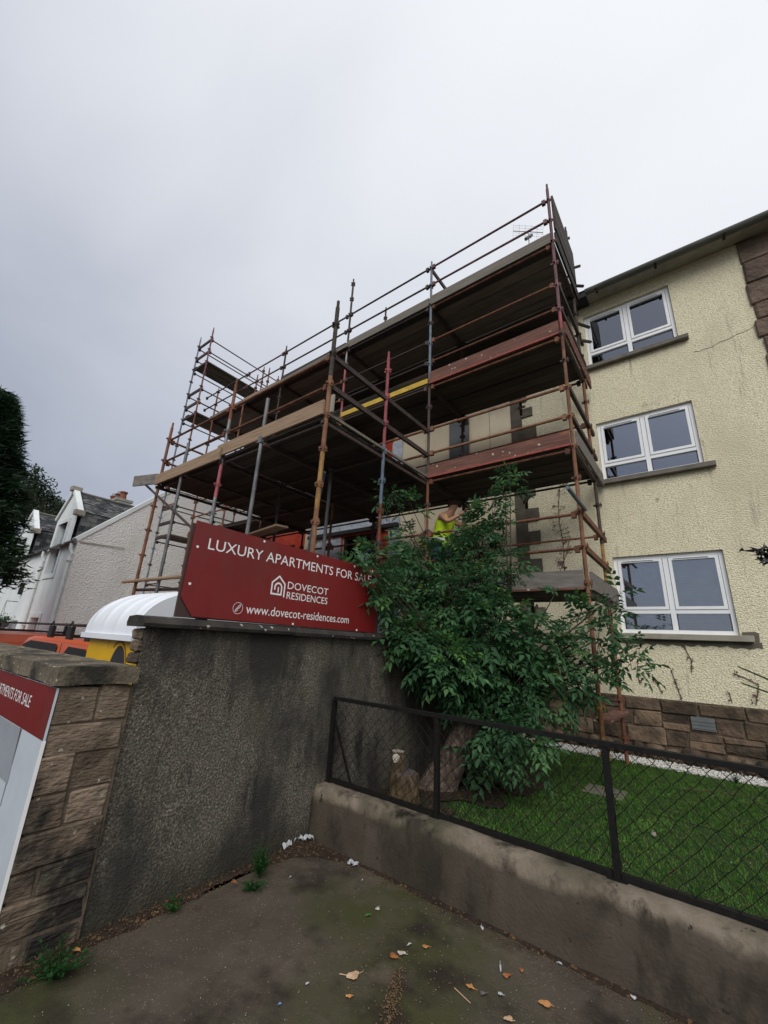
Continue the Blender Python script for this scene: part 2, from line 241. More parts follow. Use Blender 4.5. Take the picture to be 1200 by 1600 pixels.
# ------------------------------------------------------------------ mesh helpers
class MB:
    def __init__(s): s.v = []; s.f = []; s.m = []; s.mats = []
    def mi(s, m):
        if m not in s.mats: s.mats.append(m)
        return s.mats.index(m)
    def add(s, vs, fs, m):
        o = len(s.v); s.v += [tuple(v) for v in vs]; k = s.mi(m)
        for f in fs: s.f.append(tuple(i + o for i in f)); s.m.append(k)
    def box(s, x0, x1, y0, y1, z0, z1, m):
        x0, x1 = sorted((x0, x1)); y0, y1 = sorted((y0, y1)); z0, z1 = sorted((z0, z1))
        s.add([(x0, y0, z0), (x1, y0, z0), (x1, y1, z0), (x0, y1, z0), (x0, y0, z1), (x1, y0, z1), (x1, y1, z1), (x0, y1, z1)],
              [(0, 3, 2, 1), (4, 5, 6, 7), (0, 1, 5, 4), (1, 2, 6, 5), (2, 3, 7, 6), (3, 0, 4, 7)], m)
    def tube(s, a, b, r, m, n=10, r2=None, cap=True):
        a = Vector(a); b = Vector(b); d = (b - a).normalized(); u = d.orthogonal().normalized(); w = d.cross(u); r2 = r if r2 is None else r2
        vs = []
        for P, R_ in ((a, r), (b, r2)):
            for i in range(n):
                t = 2 * math.pi * i / n; vs.append(P + (u * math.cos(t) + w * math.sin(t)) * R_)
        fs = [(i, (i + 1) % n, n + (i + 1) % n, n + i) for i in range(n)]
        if cap: fs += [tuple(range(n - 1, -1, -1)), tuple(range(n, 2 * n))]
        s.add(vs, fs, m)
    def path(s, pts, rs, m, n=6):
        pts = [Vector(p) for p in pts]; vs = []
        for i, P in enumerate(pts):
            d = (pts[min(i + 1, len(pts) - 1)] - pts[max(i - 1, 0)]).normalized()
            u = d.cross(Vector((.3, .2, 1))).normalized(); w = d.cross(u)
            for k in range(n):
                t = 2 * math.pi * k / n; vs.append(P + (u * math.cos(t) + w * math.sin(t)) * rs[i])
        fs = []
        for i in range(len(pts) - 1):
            for k in range(n): fs.append((i * n + k, i * n + (k + 1) % n, (i + 1) * n + (k + 1) % n, (i + 1) * n + k))
        fs += [tuple(range(n - 1, -1, -1)), tuple(range((len(pts) - 1) * n, len(pts) * n))]
        s.add(vs, fs, m)
    def bar(s, a, b, w, h, m):      # rectangular bar, w horizontal width, h vertical height
        a = Vector(a); b = Vector(b); d = (b - a).normalized(); u = d.cross(Vector((0, 0, 1)))
        u = Vector((1, 0, 0)) if u.length < 1e-4 else u.normalized(); q = u.cross(d).normalized()
        vs = [P + u * sx * w / 2 + q * sz * h / 2 for P in (a, b) for sx, sz in ((-1, -1), (1, -1), (1, 1), (-1, 1))]
        s.add(vs, [(0, 1, 2, 3), (7, 6, 5, 4), (0, 4, 5, 1), (1, 5, 6, 2), (2, 6, 7, 3), (3, 7, 4, 0)], m)
    def build(s, name, parent=None, smooth=False):
        me = bpy.data.meshes.new(name); me.from_pydata(s.v, [], s.f)
        for m in s.mats: me.materials.append(MT[m])
        if len(s.mats) > 1: me.polygons.foreach_set('material_index', s.m)
        if smooth: me.polygons.foreach_set('use_smooth', [True] * len(me.polygons))
        me.update()
        o = bpy.data.objects.new(name, me); C.objects.link(o)
        if parent: o.parent = parent; o.matrix_parent_inverse = Matrix.Translation(parent.location).inverted() if parent.type == 'EMPTY' else Matrix.Identity(4)
        return o
def fix_normals(o):
    import bmesh
    bm = bmesh.new(); bm.from_mesh(o.data); bmesh.ops.recalc_face_normals(bm, faces=bm.faces); bm.to_mesh(o.data); bm.free()
def thing(name, label, cat, loc=(0, 0, 0), group=None):
    o = bpy.data.objects.new(name, None); o.empty_display_size = .2; C.objects.link(o); o.location = loc
    o['label'] = label; o['category'] = cat
    if group: o['group'] = group
    return o
def tag(o, label, cat, group=None, kind=None):
    o['label'] = label; o['category'] = cat
    if group: o['group'] = group
    if kind: o['kind'] = kind
    return o
def struct(o, kind='structure'): o['kind'] = kind; return o
def stone(name, x0, x1, y0, y1, z0, z1, m, parent, ch=.012, jit=.006, axis='all', sub=1):
    """chamfered, slightly uneven block: 24 vertices"""
    mb = MB(); vs = []; idx = {}
    c = ((x0 + x1) / 2, (y0 + y1) / 2, (z0 + z1) / 2); h = ((x1 - x0) / 2, (y1 - y0) / 2, (z1 - z0) / 2)
    for sx in (-1, 1):
        for sy in (-1, 1):
            for sz in (-1, 1):
                j = [random.uniform(-jit, jit) for _ in range(3)]
                for a in range(3):
                    s_ = (sx, sy, sz); p = []
                    for k in range(3): p.append(c[k] + s_[k] * (h[k] - (0 if k == a else ch)) + j[k])
                    idx[(sx, sy, sz, a)] = len(vs); vs.append(p)
    fs = []
    for a in range(3):
        b_, c_ = [k for k in range(3) if k != a]
        for s_ in (-1, 1):
            q = []
            for t, u in ((-1, -1), (1, -1), (1, 1), (-1, 1)):
                k = [0, 0, 0]; k[a] = s_; k[b_] = t; k[c_] = u; q.append(idx[(*k, a)])
            fs.append(q)
    for a in range(3):      # edges along axis a
        b_, c_ = [k for k in range(3) if k != a]
        for t in (-1, 1):
            for u in (-1, 1):
                k0 = [0, 0, 0]; k0[a] = -1; k0[b_] = t; k0[c_] = u; k1 = list(k0); k1[a] = 1
                fs.append([idx[(*k0, b_)], idx[(*k1, b_)], idx[(*k1, c_)], idx[(*k0, c_)]])
    for k in [(a, b, c) for a in (-1, 1) for b in (-1, 1) for c in (-1, 1)]: fs.append([idx[(*k, 0)], idx[(*k, 1)], idx[(*k, 2)]])
    mb.add(vs, fs, m); o = mb.build(name, parent); fix_normals(o); return o
def np_mesh(name, V, F, mats, midx=None, parent=None, smooth=False):
    """V (n,3) float, F (m,k) int: one mesh from numpy arrays"""
    me = bpy.data.meshes.new(name); m, k = F.shape
    me.vertices.add(len(V)); me.vertices.foreach_set('co', V.astype(np.float32).ravel())
    me.loops.add(m * k); me.loops.foreach_set('vertex_index', F.astype(np.int32).ravel())
    me.polygons.add(m); me.polygons.foreach_set('loop_start', np.arange(0, m * k, k, dtype=np.int32)); me.polygons.foreach_set('loop_total', np.full(m, k, dtype=np.int32))
    for q in mats: me.materials.append(MT[q])
    if midx is not None: me.polygons.foreach_set('material_index', midx.astype(np.int32))
    if smooth: me.polygons.foreach_set('use_smooth', np.ones(m, dtype=bool))
    me.update(calc_edges=True); me.validate()
    o = bpy.data.objects.new(name, me); C.objects.link(o)
    if parent: o.parent = parent
    return o
G = -1.58      # pavement height
# ------------------------------------------------------------------ ground
def gz(x, y):
    a = min(1, max(0, (-x - 3.6) / 4.0)); a = a * a * (3 - 2 * a); b = min(1, max(0, (y - 1.2) / .8))
    return G - .52 * a * (b if y < 30 else 1)
xs = [-400, -120, -60, -30, -20, -14, -10] + [-8 + .4 * i for i in range(14)] + [-2.9, -2.4, -2, -1, 0, 2, 5, 12, 40, 120, 400]
ys = [-400, -100, -30, -10, -4, -1, 0, .6, 1.0, 1.2, 1.4, 1.6, 1.8, 2.0, 3, 5, 8, 14, 30, 60, 150, 400]
mb = MB(); vs = [(x, y, gz(x, y)) for y in ys for x in xs]; nx = len(xs)
mb.add(vs, [(j * nx + i, j * nx + i + 1, (j + 1) * nx + i + 1, (j + 1) * nx + i) for j in range(len(ys) - 1) for i in range(nx - 1)], 'asphalt')
struct(mb.build('ground', smooth=True))
GL = -1.46     # lawn level
mb = MB(); mb.box(-2.88, 9, 3.08, 7.9, G + .004, GL, 'lawnbase'); struct(mb.build('lawn_soil'))
mb = MB(); n = 26
def blobplane(cx, cy, rx, ry, z, m, ang=0):
    v = [(cx, cy, z)]
    for i in range(n):
        t = 2 * math.pi * i / n; r = 1 + .28 * math.sin(3 * t + cx * 7) + .15 * math.sin(7 * t + cy * 5) + random.uniform(-.08, .08)
        x, y = rx * r * math.cos(t), ry * r * math.sin(t); v.append((cx + x * math.cos(ang) - y * math.sin(ang), cy + x * math.sin(ang) + y * math.cos(ang), z))
    mb.add(v, [(0, i + 1, (i + 1) % n + 1) for i in range(n)], m)
# strip of dirt along the foot of the walls
pts = [(-2.9, .6)] ; 
L1 = [(-2.89, .75 + .03 * i) for i in range(71)]
def rag(t): return .5 * math.sin(t * 5.1) + .3 * math.sin(t * 13.7 + 1) + .2 * math.sin(t * 31) + random.uniform(-.35, .35)
v = []
for i, (x, y) in enumerate(L1):
    w = max(.02, .085 + .035 * rag(y) + .22 * max(0, (y - 2.35) / .5) ** 1.5 + .08 * math.exp(-((y - .95) / .2) ** 2))
    v += [(x, y, G + .012), (x + w * .5, y, G + .016 + random.uniform(-.008, .008)), (x + w, y, G + .003)]
mb.add(v, [(3 * i + k, 3 * i + k + 1, 3 * i + k + 4, 3 * i + k + 3) for i in range(len(L1) - 1) for k in (0, 1)], 'soil')
v = []
for i in range(200):
    x = -2.85 + .023 * i; w = max(.008, .035 + .02 * rag(x * 1.3) + .25 * max(0, 1 - i / 24) ** 1.5)
    v += [(x, 2.875, G + .010), (x, 2.875 - w * .5, G + .010 + random.uniform(-.004, .006)), (x, 2.875 - w, G + .0035)]
mb.add(v, [(3 * i + k, 3 * i + k + 1, 3 * i + k + 4, 3 * i + k + 3) for i in range(199) for k in (0, 1)], 'soil')
struct(mb.build('dirt_strip', smooth=True))
mb = MB(); blobplane(-2.55, 3.75, .35, .5, GL + .012, 'soil'); blobplane(-2.4, 4.6, .45, .6, GL + .016, 'soil'); blobplane(-2.2, 5.4, .45, .6, GL + .02, 'soil'); struct(mb.build('flower_bed'))

# ------------------------------------------------------------------ boundary walls and pier
hw = thing('rendered_wall', 'tall dark roughcast wall with dark coping under the big red sign', 'wall', (-3.0, 3, G))
mb = MB()
# body as a finely divided sheet with real relief on the visible faces
NY, NZ = 150, 50
yy = np.linspace(1.245, 7.2, NY); zz = np.linspace(G - .05, .02, NZ)
def relief(a, b): return .006 * math.sin(a * 3.1) * math.sin(b * 4.3) + random.uniform(-.004, .004)
v = [(-2.905 + relief(a, b), a, b) for b in zz for a in yy]
mb.add(v, [(j * NY + i, j * NY + i + 1, (j + 1) * NY + i + 1, (j + 1) * NY + i) for j in range(NZ - 1) for i in range(NY - 1)], 'harl')
mb.box(-3.05, -2.93, 1.3, 7.2, G - .6, .015, 'harl')
mb.build('wall_body', hw, smooth=True)
# coping stones with a sloped end
y = 1.195
for L_ in (1.25, .95, 1.05, 1.0, .95, 1.0):
    mb = MB(); y0, y1 = y + .004, y + L_ - .004
    prof = [(-3.08, .022), (-2.835, .022), (-2.825, .045), (-2.85, .082), (-2.96, .096), (-3.07, .084), (-3.09, .05)]
    k = len(prof); vv = [(px, yq, pz + random.uniform(-.003, .003)) for yq in (y0, y1) for px, pz in prof]
    mb.add(vv, [(i, (i + 1) % k, k + (i + 1) % k, k + i) for i in range(k)] + [tuple(range(k - 1, -1, -1)), tuple(range(k, 2 * k))], 'cope')
    o = mb.build('coping_stone', hw); fix_normals(o); y += L_
# stones of the wall's near end
z = -.215
for h_ in (.075, .08, .075):
    stone('stone', -3.04, -2.92 + random.uniform(-.01, .01), 1.225, 1.30, z + .004, z + h_ - .004, 'pier', hw); z += h_
pw = thing('stone_wall', 'low sandstone front wall with thick weathered coping, poster fixed on it', 'wall', (-3.2, 1.05, G))
mb = MB(); mb.box(-9.5, -2.882, .875, 1.243, G - .5, -.33, 'mortar_light'); mb.build('wall_core', pw)
mb = MB()
# coping slabs of the low wall
xe = -2.845
def slab(xa, xb):
    mb = MB(); nx_ = max(2, int(abs(xb - xa) / .05)); ny_ = 8; vv = []
    X_ = np.linspace(xa, xb, nx_); Y_ = np.linspace(.825, 1.245, ny_)
    for b in Y_:
        for a in X_: vv.append((a, b + (random.uniform(-.002, .002) + .004 * math.sin(a * 7) if b in (Y_[0],) else 0), -.212 + random.uniform(-.006, .003) - (.006 if b in (Y_[0], Y_[-1]) else 0)))
    q = [(j * nx_ + i, j * nx_ + i + 1, (j + 1) * nx_ + i + 1, (j + 1) * nx_ + i) for j in range(ny_ - 1) for i in range(nx_ - 1)]
    base = len(vv)
    ring = [j for j in range(nx_)] + [j * nx_ + nx_ - 1 for j in range(1, ny_)] + [(ny_ - 1) * nx_ + i for i in range(nx_ - 2, -1, -1)] + [j * nx_ for j in range(ny_ - 2, 0, -1)]
    for r_ in ring: p = vv[r_]; vv.append((p[0] + random.uniform(-.003, .003), p[1], -.312 + random.uniform(-.004, .004)))
    R_ = len(ring); q += [(ring[i], base + i, base + (i + 1) % R_, ring[(i + 1) % R_]) for i in range(R_)]; q.append(tuple(base + i for i in range(R_)))
    mb.add(vv, q, 'pier_cope'); o = mb.build('coping_slab', pw); fix_normals(o)
slab(-4.1, xe); 
for a in (-5.3, -6.5, -7.7, -8.9): slab(a, a + 1.194)
# courses of the pier end face (+X side) and of the front face
zc = [-.318, -.515, -.665, -.845, -1.01, -1.17, -1.30, -1.375, -1.47, -1.60]
splits = {0: [1.06], 2: [1.02], 3: [1.03], 5: [.98], 8: [1.0]}
for i in range(len(zc) - 1):
    ed = [.88] + splits.get(i, []) + [1.236]
    for a, b in zip(ed[:-1], ed[1:]):
        stone('stone', -2.99, -2.872 + random.uniform(-.008, .012), a + .003 - (.03 if a == .88 else 0), b - .003 - random.uniform(0, .012), zc[i + 1] + random.uniform(.001, .006), zc[i] - random.uniform(.001, .006), 'pier', pw, ch=.009, jit=.008)
    x = -3.0
    for kx in range(7):
        L_ = random.uniform(.35, .6); stone('stone', x - L_, x - .006, .864 + random.uniform(-.006, .004), .96, zc[i + 1] + .002, zc[i] - .002, 'pier', pw, ch=.007, jit=.004); x -= L_
# small stones showing under the coping end, where the tall wall meets the pier
# ------------------------------------------------------------------ concrete kerb wall
mb = MB(); xs_ = np.arange(-2.90, 4.6, .035); prof = [(2.872, G - .05), (2.876, -1.45), (2.884, -1.28), (2.90, -1.225), (2.93, -1.196), (3.0, -1.188), (3.14, -1.192), (3.165, -1.22), (3.17, G)]
k = len(prof); v = []
for x in xs_:
    for i, (a, b) in enumerate(prof):
        e_ = .006 if 1 <= i <= 4 else .003
        wv = .006 * math.sin(x * 2.3 + i) + .005 * math.sin(x * 9.1 + i * .7)
        v.append((x, a + wv * .6 + random.uniform(-e_, e_) * .7, b + (random.uniform(-e_, e_) * .6 + wv * .5 if i > 0 else 0)))
m_ = len(xs_)
mb.add(v, [(i * k + j, (i + 1) * k + j, (i + 1) * k + j + 1, i * k + j + 1) for i in range(m_ - 1) for j in range(k - 1)] + [tuple(range(k)), tuple((m_ - 1) * k + j for j in range(k))], 'kerb')
o = mb.build('concrete_kerb', smooth=True); fix_normals(o); tag(o, 'low stained concrete wall with rounded chipped top, under the chain-link fence', 'low wall')

# ------------------------------------------------------------------ chain-link fence
fe = thing('chain_link_fence', 'low black chain-link fence on the concrete kerb, in front of the lawn', 'fence', (0, 3.05, -1.19))
FY = 3.05; posts = [-2.875, -1.775, -.61, .56, 1.73, 2.9]
for i, x in enumerate(posts):
    mb = MB(); mb.box(x - .018, x + .018, FY - .018, FY + .018, -1.20, -.535, 'blackpaint'); mb.box(x - .05, x + .05, FY - .035, FY + .035, -1.196, -1.186, 'blackpaint'); mb.build('fence_post', fe)
for a, b in zip(posts[:-1], posts[1:]):
    mb = MB(); mb.box(a, b - .001, FY - .022, FY + .022, -.533, -.504, 'blackpaint'); mb.build('top_rail', fe)
    mb = MB(); mb.box(a + .023, b - .023, FY - .018, FY + .018, -1.186, -1.158, 'blackpaint'); mb.build('bottom_rail', fe)
    mb = MB(); z0, z1 = -1.158, -.535; p_ = .085; hgt = .043; rows = int((z1 - z0) / hgt)
    sag = [0] * 2
    n_ = int((b - a) / (p_ / 1)) 
    for c_ in range(n_ + 1):
        x0 = a + .02 + c_ * p_
        for sgn in (0, 1):
            P = []
            for r_ in range(rows + 1):
                ox = (p_ / 2 if (r_ % 2) else 0) * (1 if sgn == 0 else -1)
                zz_ = z0 + r_ * (z1 - z0) / rows
                wv = .006 * math.sin(x0 * 7 + r_ * .8) + .004 * math.sin(r_ * 1.9 + c_)
                P.append((min(b - .02, max(a + .02, x0 + ox)) + wv, FY + .003 * (1 if (r_ % 2) else -1) + .004 * math.sin(x0 * 5), zz_))
            for q in range(rows): mb.tube(P[q], P[q + 1], .0021, 'blackpaint', n=3, cap=False)
    mb.tube((a, FY + .006, -.83), (b, FY + .006, -.845), .0015, 'blackpaint', n=4)
    mb.build('chain_link_mesh', fe)
mb = MB(); mb.bar((-2.86, FY + .01, -.70), (-2.62, FY + .01, -1.175), .012, .02, 'blackpaint'); mb.build('brace', fe)
# ------------------------------------------------------------------ buildings
FD = 7.9
def wall_holes(mb, x0, x1, z0, z1, Y, holes, m, depth=.13, back=.3):
    """front face at Y with rectangular openings (reveals going in by depth)"""
    X_ = sorted({x0, x1, *[h[0] for h in holes], *[h[1] for h in holes]}); Z_ = sorted({z0, z1, *[h[2] for h in holes], *[h[3] for h in holes]})
    for a, b in zip(X_[:-1], X_[1:]):
        for c_, d in zip(Z_[:-1], Z_[1:]):
            cx, cz = (a + b) / 2, (c_ + d) / 2
            if any(h[0] < cx < h[1] and h[2] < cz < h[3] for h in holes): continue
            mb.add([(a, Y, c_), (b, Y, c_), (b, Y, d), (a, Y, d)], [(0, 1, 2, 3)], m)
    for h in holes:
        a, b, c_, d = h; y2 = Y + depth
        mb.add([(a, Y, c_), (b, Y, c_), (b, Y, d), (a, Y, d), (a, y2, c_), (b, y2, c_), (b, y2, d), (a, y2, d)],
               [(0, 1, 5, 4), (1, 2, 6, 5), (2, 3, 7, 6), (3, 0, 4, 7)], m)
def frame_ring(mb, x0, x1, z0, z1, y0, y1, w, m, wb=None):
    wb = wb or w
    mb.box(x0, x0 + w, y0, y1, z0, z1, m); mb.box(x1 - w, x1, y0, y1, z0, z1, m)
    mb.box(x0 + w, x1 - w, y0, y1, z0, z0 + wb, m); mb.box(x0 + w, x1 - w, y0, y1, z1 - w, z1, m)
def window(parent, x0, x1, z0, z1, Y, blinds=False, lab=None):
    g = .004
    mb = MB(); frame_ring(mb, x0 + g, x1 - g, z0 + g, z1 - g, Y + .055, Y + .125, .055, 'upvc')
    xm = (x0 + x1) / 2; zt = z0 + (z1 - z0) * .27
    mb.box(xm - .035, xm + .035, Y + .057, Y + .123, z0 + .06, z1 - .06, 'upvc')
    mb.box(x0 + .06, xm - .036, Y + .058, Y + .122, zt - .03, zt + .03, 'upvc'); mb.box(xm + .036, x1 - .06, Y + .058, Y + .122, zt - .03, zt + .03, 'upvc')
    # dark rubber seal line round the frame
    w = mb.build('window_frame', parent)
    if lab: w['label'] = lab
    for a, b in ((x0 + .062, xm - .038), (xm + .038, x1 - .062)):
        mb = MB(); frame_ring(mb, a + .004, b - .004, zt + .034, z1 - .064, Y + .045, Y + .105, .045, 'upvc'); sa = mb.build('sash', w)
        mb = MB(); frame_ring(mb, a - .001, b + .001, zt + .0305, z1 - .0605, Y + .070, Y + .075, .004, 'black'); mb.build('rubber_seal', w)
        mb = MB(); mb.box(a + .05, b - .05, Y + .083, Y + .089, zt + .08, z1 - .11, 'glass'); mb.build('pane', w)
        mb = MB(); mb.box(a + .01, b - .01, Y + .095, Y + .101, z0 + .06, zt - .032, 'glass'); mb.build('pane', w)
        mb = MB(); mb.box(a + .07, b - .12, Y + .036, Y + .0445, z1 - .093, z1 - .079, 'upvc'); mb.box(a + .075, b - .125, Y + .034, Y + .0355, z1 - .089, z1 - .083, 'black'); mb.build('trickle_vent', w)
    return w
bl = thing('apartment_block', 'cream roughcast block with three white windows above one another, right of the scaffolding', 'building', (2, 9, GL))
WX0, WX1 = -1.155, .335
holes = [(WX0, WX1, .345, 1.60), (WX0, WX1, 3.02, 4.21), (WX0, WX1, 5.49, 6.74)]
mb = MB(); wall_holes(mb, -2.78, 9, -.60, 7.36, FD, holes, 'cream'); mb.build('wall', bl)
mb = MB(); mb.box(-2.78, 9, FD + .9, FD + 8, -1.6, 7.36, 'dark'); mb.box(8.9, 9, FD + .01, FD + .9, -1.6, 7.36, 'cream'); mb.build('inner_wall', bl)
for i, h in enumerate(holes):
    window(bl, *h, FD)
    sm_ = 'sill_light' if i == 0 else 'sill'
    stone('window_sill', -1.24, .475, FD - .10, FD + .12, h[2] - .085, h[2] - .004, sm_, bl, ch=.006, jit=.003)
# cement patch under the lowest sill, net curtains and blinds inside
mb = MB(); v = []; nP = 36
for i in range(nP + 1):
    x = -1.15 + i * 1.70 / nP; v += [(x, FD - .014, .255), (x, FD - .014, .255 - .045 - .03 * abs(math.sin(i * .9)) - random.uniform(0, .02))]
mb.add(v, [(2 * i, 2 * i + 1, 2 * i + 3, 2 * i + 2) for i in range(nP)], 'greyband')
v = [(.475, FD - .013, .27), (.53, FD - .013, .26), (.54, FD - .013, .38), (.50, FD - .013, .40), (.36, FD - .013, .39), (.36, FD - .013, .348), (.475, FD - .013, .348)]
mb.add(v, [tuple(range(len(v)))], 'greyband'); mb.build('cement_patch', bl)
mb = MB()
for i in range(30): mb.box(WX0 + .05, WX1 - .05, FD + .2, FD + .203, .40 + i * .039, .40 + i * .039 + .0375, 'blind')
b_ = mb.build('window_blind', bl)
mb = MB(); v = []
for i in range(9): v += [(WX0 + .03 + i * .02, FD + .22 + .02 * (i % 2), 5.5), (WX0 + .03 + i * .02, FD + .22 + .02 * (i % 2), 6.7)]
mb.add(v, [(2 * i, 2 * i + 2, 2 * i + 3, 2 * i + 1) for i in range(8)], 'postergrey'); mb.build('curtain', bl)
mb = MB(); mb.box(-.35, -.22, FD + .15, FD + .25, 5.56, 5.66, 'white'); mb.box(-.05, .12, FD + .15, FD + .2, 5.57, 5.75, 'posterbeige'); mb.build('windowsill_box', bl)
# sandstone base: irregular blocks, rounder boulders at the foot
rows = [(-.605, -.79), (-.79, -1.0), (-1.0, -1.22)]
for j, (zt, zb) in enumerate(rows):
    x = -2.75 - random.uniform(0, .2)
    while x < 3.4:
        L_ = random.uniform(.20, .52)
        if j == 1 and -.42 < x + L_ and x < -.12 and not (x + L_ / 2 < -.45): L_ = max(.12, min(L_, .3))
        two = random.random() < .25
        if two:
            zm = (zt + zb) / 2 + random.uniform(-.03, .03)
            stone('stone', x + .006, x + L_ - .006, FD - .03 - random.uniform(0, .02), FD + .12, zm + .006, zt - .006, 'basestone', bl, ch=.012, jit=.012)
            stone('stone', x + .006, x + L_ - .006, FD - .03 - random.uniform(0, .02), FD + .12, zb + .006, zm - .006, 'basestone', bl, ch=.012, jit=.012)
        else: stone('stone', x + .006, x + L_ - .006, FD - .03 - random.uniform(0, .025), FD + .12, zb + .006, zt - .006, 'basestone', bl, ch=.014, jit=.016)
        x += L_
x = -2.8
while x < 3.4:
    L_ = random.uniform(.14, .30)
    mb = MB(); n1, n2 = 6, 8; v = []; cx, cz = x + L_ / 2, -1.33 + random.uniform(-.02, .02); rz = random.uniform(.085, .12)
    for a in range(1, n1):
        for b in range(n2):
            t, p = math.pi * a / n1, 2 * math.pi * b / n2; r_ = 1 + random.uniform(-.06, .06)
            q = lambda u: math.copysign(abs(u) ** .75, u)
            v.append((cx + q(math.sin(t) * math.cos(p)) * L_ * .52 * r_, FD - .0 - q(math.sin(t) * math.sin(p)) * .09, cz + q(math.cos(t)) * rz * r_))
    k0 = len(v); v += [(cx, FD, cz + rz), (cx, FD, cz - rz)]
    f = [(a * n2 + b, a * n2 + (b + 1) % n2, (a + 1) * n2 + (b + 1) % n2, (a + 1) * n2 + b) for a in range(n1 - 2) for b in range(n2)]
    f += [(k0, (b + 1) % n2, b) for b in range(n2)] + [(k0 + 1, (n1 - 2) * n2 + b, (n1 - 2) * n2 + (b + 1) % n2) for b in range(n2)]
    mb.add(v, f, 'basestone'); o = mb.build('foundation_stone', bl, smooth=True); fix_normals(o); x += L_ * .96
mb = MB(); mb.box(-2.78, 9, FD - .018, FD + .2, -1.7, -.602, 'mortar_light'); mb.build('base_mortar', bl)
mb = MB(); mb.box(-.40, -.13, FD - .065, FD + .0, -.955, -.79, 'plaque')
for i in range(3): mb.box(-.39, -.14, FD - .068, FD - .0655, -.94 + i * .045, -.937 + i * .045, 'black')
mb.build('air_brick', bl)
# tall panel of brown stone at the right
z = -.59; i = 0
while z < 7.0:
    h_ = random.uniform(.26, .48); x = 1.36 + random.uniform(-.03, .03)
    for L_ in (random.uniform(.45, .9), 1.6):
        x1 = min(x + L_, 2.6)
        stone('stone', x, x1 - .012, FD - .045 - random.uniform(0, .02), FD + .02, z + .006, min(z + h_, 7.02) - .006, 'quoin', bl, ch=.02, jit=.012); x = x1
    z += h_
# crack across the upper render
mb = MB(); cp = [(.50, 5.12), (.53, 5.125), (.56, 5.10), (.66, 5.115), (.75, 5.11), (.86, 5.16), (.98, 5.165), (1.10, 5.21), (1.22, 5.215), (1.33, 5.26)]
for a, b in zip(cp[:-1], cp[1:]): mb.tube((a[0], FD - .001, a[1]), (b[0], FD - .001, b[1]), random.uniform(.003, .006), 'mortar_light', n=5)
mb.build('render_crack', bl)
# eaves: soffit, fascia and gutter
mb = MB(); mb.add([(-1.0, FD + .05, 7.00), (9, FD + .05, 7.00), (9, 7.56, 6.98), (-1.0, 7.56, 6.98)], [(0, 1, 2, 3)], 'sill_light'); mb.box(-1.0, 9, FD - .02, FD + .0, 6.93, 6.999, 'cream'); mb.build('soffit', bl)
def gutter(x0, x1, Yc, zc, r, m, parent, name='gutter'):
    mb = MB(); n_ = 9; v = []
    for x in (x0, x1):
        for i in range(n_): t = math.pi * i / (n_ - 1); v.append((x, Yc - r * math.cos(t), zc - r * math.sin(t)))
        for i in range(n_): t = math.pi * (n_ - 1 - i) / (n_ - 1); v.append((x, Yc - (r - .008) * math.cos(t), zc - (r - .008) * math.sin(t) + .004))
    k = 2 * n_; mb.add(v, [(i, (i + 1) % k, k + (i + 1) % k, k + i) for i in range(k)] + [tuple(range(k)), tuple(range(k, 2 * k))], m)
    o = mb.build(name, parent); fix_normals(o); return o
gutter(-1.0, 9, 7.53, 7.035, .078, 'guttergrey', bl)
for x in np.arange(-.8, 9, 1.0):
    mb = MB(); mb.box(x - .02, x + .02, 7.46, 7.62, 6.955, 6.972, 'cope'); mb.build('gutter_bracket', bl)
mb = MB(); mb.box(-1.0, 9, 7.605, 7.62, 6.985, 7.10, 'dark'); mb.build('fascia', bl)
mb = MB(); mb.add([(-1.0, 7.56, 7.105), (9, 7.56, 7.105), (9, 12.0, 9.3), (-1.0, 12.0, 9.3)], [(0, 1, 2, 3)], 'slate'); mb.build('roof', bl)
# dead creeper marks on the cream wall
def creeper(pts, lab, spread=.10, dens=14, leafm='vine'):
    mb = MB()
    for a, b in zip(pts[:-1], pts[1:]): mb.tube((a[0], FD - .012, a[1]), (b[0], FD - .012, b[1]), .0055, 'vine', n=4)
    for (a, b) in zip(pts[:-1], pts[1:]):
        L_ = math.dist(a, b)
        for i in range(max(2, int(L_ * dens))):
            t = random.random(); x = a[0] + (b[0] - a[0]) * t; z = a[1] + (b[1] - a[1]) * t
            dx = random.uniform(-spread, spread); dz = random.uniform(-.03, .05)
            mb.tube((x, FD - .012, z), (x + dx, FD - .016, z + dz), .003, 'vine', n=3)
            for k in range(2):
                c_ = Vector((x + dx + random.uniform(-.012, .012), FD - .02, z + dz + random.uniform(-.012, .012))); s_ = random.uniform(.014, .026)
                q = [c_ + Vector((random.uniform(-s_, s_), random.uniform(-.012, 0), random.uniform(-s_, s_))) for _ in range(4)]
                mb.add(q, [(0, 1, 2), (0, 2, 3)], leafm)
    return tag(mb.build('creeper'), lab, 'creeper')
creeper([(-1.95, 1.35), (-1.93, 1.9), (-1.97, 2.4), (-1.95, 2.75), (-1.86, 3.3)], 'tall reddish dead creeper stem climbing the cream wall beside the stone quoins', .14, 30)
creeper([(-2.05, 1.35), (-1.88, 1.75), (-1.80, 2.05)], 'short bushy brown creeper on the wall behind the scaffold rails', .10, 22)
